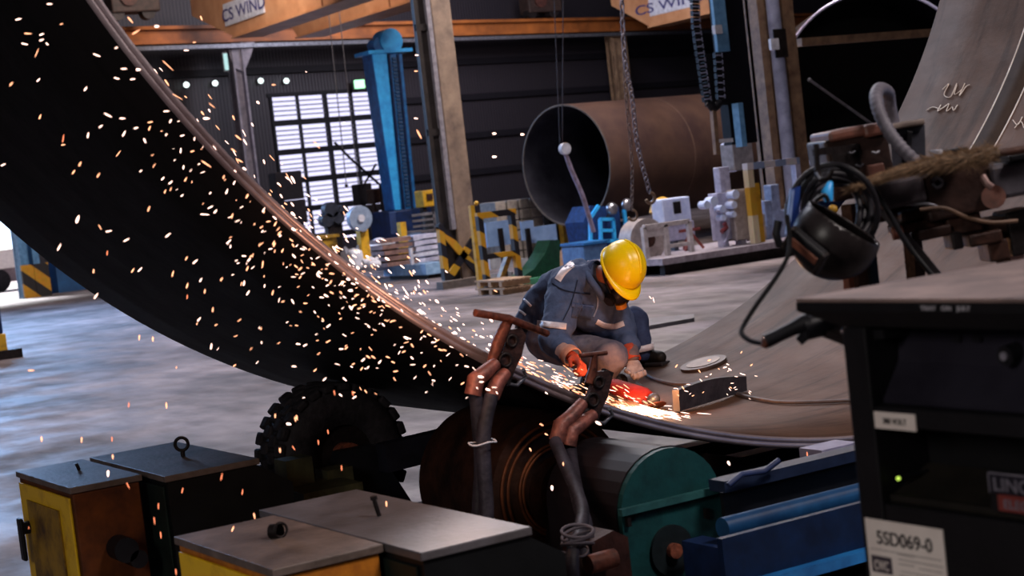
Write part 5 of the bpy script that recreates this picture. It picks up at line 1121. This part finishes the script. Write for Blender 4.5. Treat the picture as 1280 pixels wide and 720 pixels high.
# continuous body underneath the clothes
b = MB()
b.caps([pel, waist, chest, (shN+shF)/2, neck0], [.12, .11, .13, .10, .055]).caps([neck0, headc], [.058, .065])
b.caps([shN, chest, shF], [.06, .09, .06]).caps([shN, elN, wrN], [.055, .042, .03]).caps([shF, elF, wrF], [.055, .042, .03])
b.caps([pel, kneeN, footN], [.09, .06, .045]).caps([pel, kneeF, footF], [.09, .06, .045])
fwd = (RT*.36-UP*.84-FW*.36).normalized(); crn = (RT*.52+UP*.44-FW*.72).normalized(); crn = (crn-fwd*crn.dot(fwd)).normalized(); sdw = fwd.cross(crn)
HM = Matrix((sdw, fwd, crn)).transposed()
b.ball(headc, (.078, .098, .105), 3, HM); b.ball(headc+fwd*.03-crn*.06, (.055, .06, .05), 2, HM)   # skull, jaw
b.ball(headc+fwd*.105-crn*.012, (.013, .022, .022), 2, HM)   # nose
for s in (-1, 1): b.ball(headc+sdw*.078*s-crn*.01-fwd*.01, (.012, .024, .034), 2, HM)   # ears
b.ball(headc+fwd*.088-crn*.062, (.028, .012, .010), 2, HM)   # lips
body = b.build('body', skin, person, remesh=.011, smooth_it=3)
ey = MB()
for s in (-1, 1): ey.ball(headc+fwd*.088+sdw*.032*s+crn*.012, .012, 2)
ey.build('eyes', mat('eye_dark', '241c1c', '141010', .2), body)
MB().ball(headc-fwd*.02+crn*.012, (.084, .098, .10), 3, HM).build('hair', mat('hair_black', '1c1616', '100c0c', .8, scale=50, bump=.3), person)
# jacket
j = MB()
j.caps([pel+UP*.03, waist, W(704, 384, .22), chest, (shN+shF)/2+UP*.01], [.175, .185, .19, .175, .13], .3)
j.caps([W(664, 404, .36), W(676, 378, .28), W(700, 356, .12), W(724, 340, .04)], [.11, .12, .12, .09], .3)
j.caps([shN, W(704, 384, -.26)], [.115, .118], .3).caps([W(704, 384, -.26), elN, W(708, 438, -.54)], [.116, .100, .082], .3)
j.caps([shN+UP*.02, neck0, shF+UP*.02], [.1, .085, .1], .3).caps([shF, W(768, 386, .2), elF, W(786, 432, -.04)], [.115, .11, .095, .075], .3)
j.caps([chest, W(742, 390, .0), W(752, 406, .05)], [.17, .15, .10], .3).caps([W(742, 372, -.05), W(770, 392, .12)], [.12, .10], .3)
jk = j.build('jacket', navy, person, remesh=.016, smooth_it=4, disp=(.11, .045))
# jacket details
def band(p0, p1, rad, wd, m, nm, par=person, n=28):
    a = V(p0); d = (V(p1)-V(p0)).normalized(); u = d.cross(FW).normalized(); v = d.cross(u)
    mb = MB(); vs = []; fs = []
    prof = [(rad, -wd/2), (rad+.006, -wd/2), (rad+.006, wd/2), (rad, wd/2)]
    for k in range(n):
        q = 2*math.pi*k/n
        for r, l in prof: vs.append(a+d*l+(u*math.cos(q)+v*math.sin(q))*r)
    for k in range(n):
        for i in range(4): fs.append((k*4+i, ((k+1) % n)*4+i, ((k+1) % n)*4+(i+1) % 4, k*4+(i+1) % 4))
    return mb.add(vs, fs, True).build(nm, m, par)

def strip(pts, w_, m, nm, off=.02, wdir=None):
    # thin tape laid over the jacket in front of it
    P = bez(pts, 8); mb = MB(); vs = []; fs = []
    for i, p in enumerate(P):
        d = (P[min(i+1, len(P)-1)]-P[max(i-1, 0)]).normalized(); s = d.cross(FW).normalized()*w_/2; nn = -FW*.012
        vs += [p-s, p+s, p+s+nn, p-s+nn]
    for i in range(len(P)-1):
        for k in range(4): fs.append((i*4+k, i*4+(k+1) % 4, i*4+4+(k+1) % 4, i*4+4+k))
    mb.add(vs, fs); return mb
def on_jacket(x, y, push=0.): return (x, y)
# collar
MB().tube(bez([W(731, 338, -.12), W(738, 350, -.20), W(748, 364, -.20), W(753, 372, -.16)], 6), [.024]*19, 8).build('collar', navy, person)
band(neck0+ (headc-neck0)*.05, headc, .082, .05, navy2, 'collar_stand')
# trousers
tr = MB(); tr.caps([pel+UP*.0, hipL, W(722, 438, .05), kneeN], [.165, .15, .125, .108], .3).caps([kneeN, W(752, 470, -.2), footN+UP*.06], [.102, .088, .07], .3)
tr.build('trouser_leg', dust, person, remesh=.016, smooth_it=4, disp=(.1, .03))
tr = MB(); tr.caps([pel, hipR, W(752, 414, .5), kneeF], [.165, .15, .12, .108], .3).caps([kneeF, W(798, 424, .46), W(801, 440, .46)], [.105, .09, .075], .3)
tr.build('trouser_leg', navy2, person, remesh=.016, smooth_it=4, disp=(.1, .03))
band(W(799, 436, .46), W(801, 446, .46), .092, .04, refl, 'reflective_band')
# boots
def mkboot(ft, toe, nm='boot'):
    g = gz(ft); a = V((ft.x, ft.y, g+.012)); toe = V(toe).normalized(); bt = MB()
    bt.caps([a+V((0, 0, .16))-toe*.02, a+V((0, 0, .06))], [.062, .062], .3).caps([a+V((0, 0, .055))-toe*.04, a+V((0, 0, .05))+toe*.08, a+V((0, 0, .045))+toe*.17], [.052, .054, .046], .3)
    o = bt.build(nm, boot, person, remesh=.012, smooth_it=2)
    MB().box((-.045, -.1, 0), (.045, .21, .02), .008)
    q = MB().box((-.05, -.095, -.008), (.05, .215, .018), .008); s = toe.cross(V((0, 0, 1)))
    m_ = MB(); m_.add([a+s*p.x+toe*p.y+V((0, 0, p.z)) for p in q.v], q.f); m_.build('sole', rubber, o)
mkboot(footN, (.75, -.65, 0)); mkboot(footF, (.3, -.9, 0))
# hard hat
hc_ = headc+crn*.075-fwd*.012
bm = bmesh.new(); bmesh.ops.create_uvsphere(bm, u_segments=48, v_segments=28, radius=1)
bmesh.ops.bisect_plane(bm, geom=bm.verts[:]+bm.edges[:]+bm.faces[:], plane_co=(0, 0, -.16), plane_no=(0, 0, -1), clear_outer=True)
for v in bm.verts:
    x, y, z = v.co; r = 1.0
    ridge = .05*math.exp(-(x/.16)**2)*max(0, z+.1) + .025*(math.exp(-((x-.45)/.1)**2)+math.exp(-((x+.45)/.1)**2))*max(0, z)
    p = V((x*.135, y*.160, z*.152))*(1+ridge); v.co = hc_+HM @ p
hat = MB().bm(bm, True).build('hard_hat', hatm, person); md = hat.modifiers.new('t', 'SOLIDIFY'); md.thickness = .004
mb = MB(); vs = []; fs = []; n = 48
for k in range(n):
    q = 2*math.pi*k/n; x, y = math.cos(q), math.sin(q); ex = .008+.052*max(0, y)**2.2
    for (e, z) in ((0, -.014), (ex, -.034-.012*max(0, y)), (ex+.003, -.04-.012*max(0, y)), (-.004, -.03)): vs.append(hc_+HM @ V((x*(.133+e*.6), y*(.158+e), z)))
for k in range(n):
    for i in range(4): fs.append((k*4+i, ((k+1) % n)*4+i, ((k+1) % n)*4+(i+1) % 4, k*4+(i+1) % 4))
mb.add(vs, fs, True).build('brim', hatm, hat)
mb = MB(); mb.tube([hc_+HM @ V((0, y*.158*1.0, math.sqrt(max(0, 1-y*y))*.158+.002)) for y in [-.75+.15*k for k in range(11)]], .010, 8); mb.build('ridge', hatm, hat)
# chin strap and respirator
MB().tube(bez([headc+sdw*-.082+crn*.02, headc+sdw*-.078+fwd*.03-crn*.05, headc+fwd*.05-crn*.1, headc+sdw*.078+fwd*.03-crn*.05, headc+sdw*.082+crn*.02], 6), .006, 6).build('chin_strap', black, hat)
rs = MB(); mp_ = headc+fwd*.115-crn*.075; rs.ball(mp_, (.06, .05, .06), 3, HM); rsp = rs.build('respirator', mat('respirator_black', '28222a', '18141a', .45), person)
for s in (-1, 1):
    p = mp_+sdw*.046*s+fwd*.005-crn*.02; d = (sdw*s*.8+fwd*.5-crn*.2).normalized(); MB().cyl(p, p+d*.028, .040, 20).build('filter_housing', black, rsp); MB().cyl(p+d*.0282, p+d*.036, .034, 20).build('filter_cap', mat('filter_dark', '2c262c', '1c181c', .5), rsp)
p = mp_+fwd*.04-crn*.03; MB().cyl(p+sdw*-.02, p+sdw*-.02+(fwd*.6-crn*.5-sdw*.3).normalized()*.03, .036, 20).build('orange_filter', mat('filter_orange', 'e09428', 'b86c1c', .5), rsp)
MB().tube(bez([mp_-sdw*.05, headc-sdw*.092-crn*.03, headc-sdw*.07-fwd*.09], 6), .006, 6).tube(bez([mp_+sdw*.05, headc+sdw*.092-crn*.03, headc+sdw*.07-fwd*.09], 6), .006, 6).build('strap', black, rsp)
# gloves: palm, four fingers, thumb
def glove(wr, pd, side, curl, m, cuff_m, r=1.0):
    pd = V(pd).normalized(); side = V(side); side = (side-pd*side.dot(pd)).normalized(); cu = V(curl); nrm_ = pd.cross(side)
    if nrm_.dot(cu) < 0: nrm_ = -nrm_
    g = MB(); g.caps([wr-pd*.03, wr+pd*.01], [.036, .036]); 
    for s in (-.028, 0, .028): g.caps([wr+pd*.02+side*s*.7, wr+pd*.085+side*s], [.026, .022])
    for i, (s, l) in enumerate(((-.036, .068), (-.012, .078), (.012, .074), (.036, .058))):
        p0 = wr+pd*.088+side*s; p1 = p0+pd*l*.45+nrm_*l*.16; p2 = p1+pd*l*.12+nrm_*l*.42; p3 = p2-pd*l*.22+nrm_*l*.24
        g.caps([p0, p1, p2, p3], [.0128, .0125, .0118, .0105])
    t0 = wr+pd*.03-side*.035; g.caps([t0, t0-side*.03+pd*.025+nrm_*.02, t0-side*.022+pd*.055+nrm_*.045], [.017, .0145, .012])
    o = g.build('glove', m, person, remesh=.0065, smooth_it=1)
    band(wr-pd*.05, wr, .056*r, .10, cuff_m, 'glove_cuff')
grip1 = W(742, 470, -.78)
glove(wrN, (grip1-wrN), FW, -UP, glove_r, cuffm, 1)
glove(wrF, (RT*.35-UP*.8-FW*.45), RT, -FW-UP*.4, glove_w, glove_r)
MB().tube([W(707, 438, -.54), W(713, 446, -.6)], [.07, .062], 16).build('sleeve_hem', navy, person); MB().caps([W(785, 430, -.02), wrF+UP*.04], [.062, .05]).build('forearm_sleeve', mat('sleeve_dust', '7c6c70', '5c4c54', .85), person, remesh=.012)
# tapes, pockets and seams follow the cloth
from mathutils.bvhtree import BVHTree
bpy.context.view_layer.update(); dg_ = bpy.context.evaluated_depsgraph_get()
def skin_of(o):
    me = o.evaluated_get(dg_).to_mesh(); loc = ROOTM[person.name].translation
    return BVHTree.FromPolygons([v.co+loc for v in me.vertices], [tuple(p.vertices) for p in me.polygons])
BJ = skin_of(jk)
def cloth_strip(nm, pts, wpx, m, bv=BJ, th=.004, par=jk, wdir=None):
    P = bez([V((x, y, 0)) for x, y in pts], 8); rows = []
    for i, p in enumerate(P):
        d = (P[min(i+1, len(P)-1)]-P[max(i-1, 0)]).normalized(); s_ = V((-d.y, d.x, 0)) if wdir is None else V(wdir)
        row = []
        for k in (-1, -.33, .33, 1):
            q = p+s_*wpx/2*k; r = ray(q.x, q.y).normalized(); h = bv.ray_cast(CAM, r)
            if h[0] is None: row = None; break
            row.append(h[0]-r*(th+.004))
        if row: rows.append((row, ray(p.x, p.y).normalized()))
    mb = MB(); vs = []; fs = []
    for row, r in rows: vs += row+[q+r*th for q in row[::-1]]
    for i in range(len(rows)-1):
        for k in range(8): fs.append((i*8+k, i*8+(k+1) % 8, i*8+8+(k+1) % 8, i*8+8+k))
    if rows: return mb.add(vs, fs, True).build(nm, m, par)
cloth_strip('reflective_band', [(671, 404), (680, 405), (690, 406), (700, 407), (708, 408)], 8, refl)
cloth_strip('reflective_band', [(746, 402), (756, 407), (768, 408), (780, 404)], 7, refl)
cloth_strip('shoulder_tape', [(717, 329), (710, 334), (703, 341), (697, 350)], 9, refl)
cloth_strip('side_tape', [(652, 372), (658, 377), (664, 383)], 3, refl); cloth_strip('side_tape', [(646, 387), (652, 390), (657, 394)], 3, refl)
dk_ = mat('seam_navy', '20283c', '181e30', .85)
cloth_strip('chest_pocket', [(716, 388), (726, 390), (740, 392)], 17, mat('pocket_navy', '445274', '2c3854', .85, scale=14, bump=.2)); 
cloth_strip('pocket_flap', [(715, 381), (727, 383), (742, 385)], 5, mat('flap_navy', '566690', '3c4a6c', .85))
cloth_strip('front_zip', [(741, 352), (746, 366), (747, 382), (742, 396)], 2.2, mat('zip_grey', '8088a0', '606880'))
cloth_strip('yoke_seam', [(690, 354), (704, 362), (722, 366), (738, 368)], 1.4, dk_); cloth_strip('sleeve_seam', [(722, 350), (718, 366), (712, 384), (704, 400)], 1.4, dk_)
# red angle grinder in the hands
tg = thing('angle_grinder', 'red angle grinder held by the worker, cutting at the glowing spot', 'grinder', RS(800, 505))
ga, gb = W(738, 474, -.84), W(812, 497, -1.16); gd = (gb-ga).normalized()
MB().tube([ga, ga.lerp(gb, .3), ga.lerp(gb, .45), ga.lerp(gb, .92), gb], [.028, .034, .048, .05, .036], 18).build('motor_body', mat('grinder_red', 'b82418', '6c140e', .65), tg)
hd_ = gb+gd*.03; MB().ball(hd_, (.04, .04, .034)).build('gear_head', steel, tg)
MB().tube([hd_, W(797, 480, -.95)], [.012, .016], 12).build('side_handle', black, tg)
sp = hd_+V((.0, -.02, -.035)); an = (gd*.35-UP*.9-FW*.15).normalized()
MB().cyl(hd_, hd_+an*.045, .015, 14).build('spindle', steel, tg)
MB().cyl(hd_+an*.04, hd_+an*.0435, .062, 36).build('grinding_disc', mat('disc_red_brown', '8c4030', '4c241c', .6), tg)
MB().tube([hd_+an*.03+(gd.cross(an).normalized()*math.cos(q)+gd*math.sin(q))*.07 for q in [math.pi+.2*j for j in range(16)]], .008, 6).build('guard', steel, tg)
MB().tube(bez([ga, ga-gd*.05+UP*-.01, W(728, 484, -.8)], 5), .009, 8).build('cord_boot', black, tg)
# ================================================================== SPARK LIGHT AND SPARKS
hot = RS(812, 514)+V((0, 0, .05))
point('grinding_glow', RS(822, 516)+V((-.1, -.08, .13)), 12, (1, .42, .16), .04)
point('spark_glow', RS(770, 502)+V((0, -.15, .12)), 8, (1, .42, .18), .08)
point('spark_glow', PY(560, 400, 5.7), 5, (1, .5, .28), .12)
point('spark_glow', PY(440, 320, 5.7), 5, (1, .5, .28), .12)
sm = [glow('spark_white_hot', (1.0, .62, .50), 4.0), glow('spark_orange', (1.0, .42, .22), 2.8), glow('spark_red', (1.0, .26, .12), 2.0)]
def spark_mesh(nm, L, r, m):
    mb = MB(); mb.tube([(0, 0, -L/2), (0, 0, -L*.3), (0, 0, L*.2), (0, 0, L/2)], [r*.25, r, r*.9, r*.2], 6); o = mb.build('spark', m); me = o.data; bpy.data.objects.remove(o); return me
kinds = [spark_mesh('s', 1, .17, sm[0]), spark_mesh('s', 1, .30, sm[0]), spark_mesh('s', 1, .10, sm[1]), spark_mesh('s', 1, .17, sm[1]), spark_mesh('s', 1, .13, sm[2]), spark_mesh('s', 1, .09, sm[0])]
SP = []   # (x, y, plane Y, length px, angle deg in view, kind)
random.seed(21)
def add(x, y, L, ang, k, Y=None):
    if Y is None: Y = random.uniform(4.9, 5.85)
    SP.append((x, y, Y, L, ang, k))
# the large ones as seen (x, y, length, angle from horizontal, kind)
for r in ((62, 5, 9, 0, 0), (23, 24, 10, -10, 0), (35, 42, 13, 5, 3), (52, 43, 8, -20, 0), (52, 50, 7, -20, 0), (59, 55, 6, 40, 0), (31, 55, 10, 10, 0), (46, 66, 15, -62, 2), (121, 69, 12, 22, 0), (77, 30, 5, -20, 3), (155, 86, 9, 0, 0), (146, 98, 9, 15, 0), (166, 99, 8, -10, 0), (14, 105, 8, -50, 3), (48, 100, 7, -50, 0), (107, 111, 8, -60, 0), (135, 144, 14, 28, 0), (153, 148, 9, 0, 0), (50, 146, 8, -65, 3), (79, 173, 13, -78, 4), (79, 181, 6, -10, 3), (155, 167, 10, -60, 0), (170, 160, 7, -20, 0), (181, 176, 8, 70, 0), (110, 169, 9, -80, 0), (126, 158, 7, -40, 0), (148, 192, 12, -50, 2), (208, 139, 9, -5, 0), (100, 205, 8, -60, 3), (92, 215, 8, -60, 3), (123, 219, 8, -60, 3), (4, 206, 8, -30, 0), (97, 274, 13, -75, 1), (74, 309, 12, -62, 0), (125, 284, 9, 60, 2), (136, 289, 10, -12, 0), (158, 300, 10, -30, 0), (210, 294, 10, -40, 0), (134, 316, 8, -80, 4), (186, 261, 9, -70, 3), (117, 339, 7, -80, 3), (120, 370, 10, -55, 0), (175, 337, 9, -45, 0), (166, 338, 8, -55, 3), (216, 342, 10, -75, 3), (256, 268, 14, 3, 0), (263, 259, 9, -30, 0), (286, 302, 10, -40, 0), (244, 327, 10, -45, 0), (233, 323, 7, -60, 3), (305, 320, 7, 0, 0), (305, 354, 8, -80, 0), (310, 366, 9, -60, 0), (234, 357, 9, -70, 3), (251, 350, 7, -60, 0), (256, 364, 7, -80, 3), (264, 433, 10, -80, 0), (266, 387, 8, -80, 3), (234, 371, 7, -85, 4),
          (163, 25, 12, 50, 3), (196, 33, 7, 0, 1), (170, 40, 14, -30, 3), (210, 82, 24, 42, 2), (233, 63, 8, 0, 0), (173, 87, 7, 0, 1), (243, 53, 5, -5, 3), (258, 148, 10, 0, 1), (222, 121, 18, 30, 2), (265, 132, 12, 40, 2), (298, 172, 12, 40, 3), (292, 188, 10, 35, 3), (300, 201, 10, 30, 3), (258, 205, 18, 35, 3), (342, 106, 6, 0, 3), (520, 148, 6, 5, 0), (521, 69, 6, 0, 0), (618, 167, 6, 0, 1), (618, 196, 7, 0, 1), (653, 168, 6, 0, 1), (524, 168, 16, 62, 3), (396, 181, 14, 50, 3), (430, 154, 6, 0, 0), (520, 89, 6, 0, 3),
          (39, 463, 10, 0, 3), (52, 549, 9, 88, 3), (102, 550, 9, 88, 3), (140, 549, 8, 88, 4), (208, 507, 10, 85, 3), (161, 506, 9, -80, 4), (174, 422, 9, 88, 3), (191, 424, 8, 88, 3), (141, 571, 8, 88, 3), (135, 592, 10, 88, 1), (160, 607, 11, 65, 4), (198, 633, 10, 88, 4), (193, 651, 12, 85, 4), (201, 669, 11, 82, 4), (220, 715, 10, 85, 4), (277, 596, 11, -80, 4), (228, 613, 9, -80, 4), (303, 615, 9, -80, 4), (291, 661, 9, -70, 3), (295, 686, 11, 88, 3), (318, 645, 10, 80, 3), (483, 630, 9, 85, 3), (562, 660, 8, 85, 3), (427, 585, 9, 85, 4), (418, 491, 8, 80, 4), (441, 492, 8, 80, 4), (369, 524, 8, 80, 3), (398, 553, 8, 80, 4), (410, 540, 7, 80, 4), (361, 530, 8, 10, 1), (371, 522, 8, 80, 3), (350, 563, 8, 85, 3), (367, 560, 8, 60, 4), (344, 520, 7, 88, 3), (36, 660, 4, 88, 4), (748, 529, 10, 30, 1), (677, 531, 7, 30, 3), (683, 543, 6, 30, 3), (663, 562, 6, 60, 3), (690, 610, 8, 85, 1), (704, 580, 6, 85, 3), (911, 579, 7, 60, 1), (1009, 568, 8, 85, 4), (610, 487, 8, 20, 1), (601, 471, 9, 10, 1)):
    add(*r)
def rim_y(x): return {True: 0, False: 0} and CZ
def near_rim_px(a):
    P = arc(RR, YN, a)-CAM; d = P.dot(FW); return 640+F_PX*P.dot(RT)/d, 360-F_PX*P.dot(UP)/d
rimpts = [near_rim_px(R_(-180+k*.5)) for k in range(0, 220)]
def rim_at(x):
    for i in range(len(rimpts)-1):
        if rimpts[i][0] <= x < rimpts[i+1][0]:
            f_ = (x-rimpts[i][0])/(rimpts[i+1][0]-rimpts[i][0]); return lerp(rimpts[i][1], rimpts[i+1][1], f_)
    return 555
# scattered over the dark outer face, denser close to the rim
while len(SP) < 420:
    x = random.triangular(120, 640, 430); off = random.expovariate(1/62.)+3; y = rim_at(x)+off
    if y > 500-.0*x or (x < 150 and off > 200): continue
    L = random.uniform(3, 8.5); add(x, y, L, random.uniform(-85, -10) if x < 360 else random.uniform(-60, 60), random.choice((0, 0, 5, 2, 3, 3)))
# spray above the rim, in the hall beyond it
while len(SP) < 760:
    x = random.triangular(270, 700, 520); off = random.expovariate(1/19.)-3; y = rim_at(x)-off
    add(x, y, random.uniform(3, 9), 38+random.uniform(-18, 18), random.choice((0, 0, 1, 5, 3)), random.uniform(5.95, 6.6))
while len(SP) < 850:
    x = random.triangular(190, 620, 330); off = random.expovariate(1/30.)+8; y = rim_at(x)-off
    add(x, y, random.uniform(5, 13), random.uniform(35, 70), random.choice((0, 1, 5, 3, 2)), random.uniform(6.0, 7.))
# between the clamps and at the grinder: dense streaks flying left and up
while len(SP) < 1230:
    x = random.triangular(640, 850, 770) if len(SP) % 3 else random.uniform(640, 780); y = rim_at(x)-random.uniform(-1, 1)*0-abs(random.gauss(0, 17))-2
    if x > 845 and y < 500: continue
    add(x, y, random.uniform(3, 14), 25+random.uniform(-14, 14), random.choice((5, 2, 3, 2, 5, 4)), random.uniform(6.1, 6.6) if x < 720 else random.uniform(6.25, 7.2))
while len(SP) < 1350:
    x = random.gauss(815, 22); y = 517+random.gauss(0, 4)+(x-815)*.06; Yr = random.uniform(6.4, 7.4)
    add(x, y, random.uniform(6, 18), 8+random.uniform(-10, 10), 5, Yr)
for k in range(34): x = random.uniform(842, 945); add(x, 497-abs(random.gauss(0, 22)) if x < 880 else random.uniform(440, 500), random.uniform(3, 6), random.uniform(-60, 60), random.choice((3, 0, 5)), random.uniform(6.8, 7.4))
for x, y, L, a in ((817, 375, 9, 75), (813, 372, 6, 50), (858, 489, 7, 15), (882, 541, 14, 4), (915, 545, 9, 4), (912, 535, 8, 0), (1020, 517, 14, 6), (1032, 521, 12, 6), (1050, 521, 8, 5), (880, 517, 22, 4), (990, 536, 5, 0), (975, 420, 5, 0), (956, 422, 5, 0), (945, 470, 5, 10), (929, 468, 8, 15)): add(x, y, L, a, 5, 7.1)
def put(x, y, Y, L, ang):
    p = PY(x, y, Y); D = (p-CAM).dot(FW); l = L*D/F_PX; d = (RT*math.cos(R_(ang))-UP*math.sin(R_(ang))+FW*random.uniform(-.3, .3)).normalized()
    # keep clear of the ring wall
    return p, d, l
def spark_label(x, y, k):
    c_ = {0: 'white-hot', 1: 'fat white-hot', 5: 'slim white-hot', 2: 'slim orange', 3: 'orange', 4: 'dull red'}[k]
    if x > 800 and y > 400: w_ = 'flying right of the grinder over the brown plate'
    elif x > 640 and y < rim_at(x)+4: w_ = 'streaming between the clamps and the grinder'
    elif y > 515 and x < 380: w_ = 'falling around the control boxes at lower left'
    elif y > 480: w_ = 'dropping below the ring near the rollers'
    elif y < rim_at(x): w_ = 'flying in the hall beyond the rim' if x > 180 else 'flying beside the top of the rim'
    elif y > lerp(290, 500, min(1, x/500)**.7) and x < 340: w_ = 'dropping over the floor left of the ring'
    elif x < 200 and y < 250: w_ = 'in front of the upper left of the dark ring'
    elif x < 300: w_ = 'in front of the left part of the dark ring'
    else: w_ = 'in front of the dark ring just below its rim'
    return c_+' spark '+w_, c_+' sparks '+w_
order = sorted(range(len(SP)), key=lambda i: -SP[i][3]*(1.2 if SP[i][5] in (0, 1) else 1)+(-50 if i < 150 else 0))
single = set(order[:295]); rest = {0: MB(), 1: MB(), 2: MB()}
for i, (x, y, Y, L, ang, k) in enumerate(SP):
    p, d, l = put(x, y, Y, L, ang); q = d.to_track_quat('Z', 'Y')
    l *= .82; fat = l/max(1.0, L/6.5)     # longer streaks stay slim
    if i in single:
        o = bpy.data.objects.new('spark', kinds[k]); COL.objects.link(o); o.location = p; o.rotation_mode = 'QUATERNION'; o.rotation_quaternion = q; o.scale = (fat, fat, l)
        lb, gp = spark_label(x, y, k); tag(o, lb, 'spark', gp)
    else:
        M = Matrix.Translation(p) @ q.to_matrix().to_4x4() @ Matrix.Diagonal((fat, fat, l, 1)); me = kinds[k]
        rest[{0: 0, 1: 0, 5: 0, 2: 1, 3: 1, 4: 2}[k]].add([M @ v.co for v in me.vertices], [tuple(f.vertices) for f in me.polygons])
allr = MB(); 
cols = []
for k_, mb in rest.items(): allr.add(mb.v, mb.f); cols += [k_]*len(mb.f)
so = allr.build('spark_shower', sm[0]); so.data.materials.append(sm[1]); so.data.materials.append(sm[2]); so.data.polygons.foreach_set('material_index', cols)
tag(so, 'dense shower of small glowing sparks along the rim and around the grinder', 'sparks', kind='stuff')
# glowing molten strip at the grinding spot
gl = MB(); n = 14; vs = []
ptsg = [RS(lerp(768, 842, k/n), lerp(512, 517, k/n), RIN-.003) for k in range(n+1)]
gl.tube(ptsg, [.003+.026*math.sin(math.pi*k/n)*(.8+.3*random.random()) for k in range(n+1)], 8)
tag(gl.build('molten_seam', glow('molten_glow', (1.0, .62, .30), 14.)), 'white hot glowing seam on the plate under the red grinder', 'hot seam')

# lettering becomes real mesh
dg = bpy.context.evaluated_depsgraph_get()
for o in [x for x in bpy.data.objects if x.type == 'FONT']:
    me = bpy.data.meshes.new_from_object(o.evaluated_get(dg)); ml = o.matrix_local.copy(); n = bpy.data.objects.new('lettering', me); COL.objects.link(n); n.parent = o.parent; n.matrix_local = ml; bpy.data.objects.remove(o)
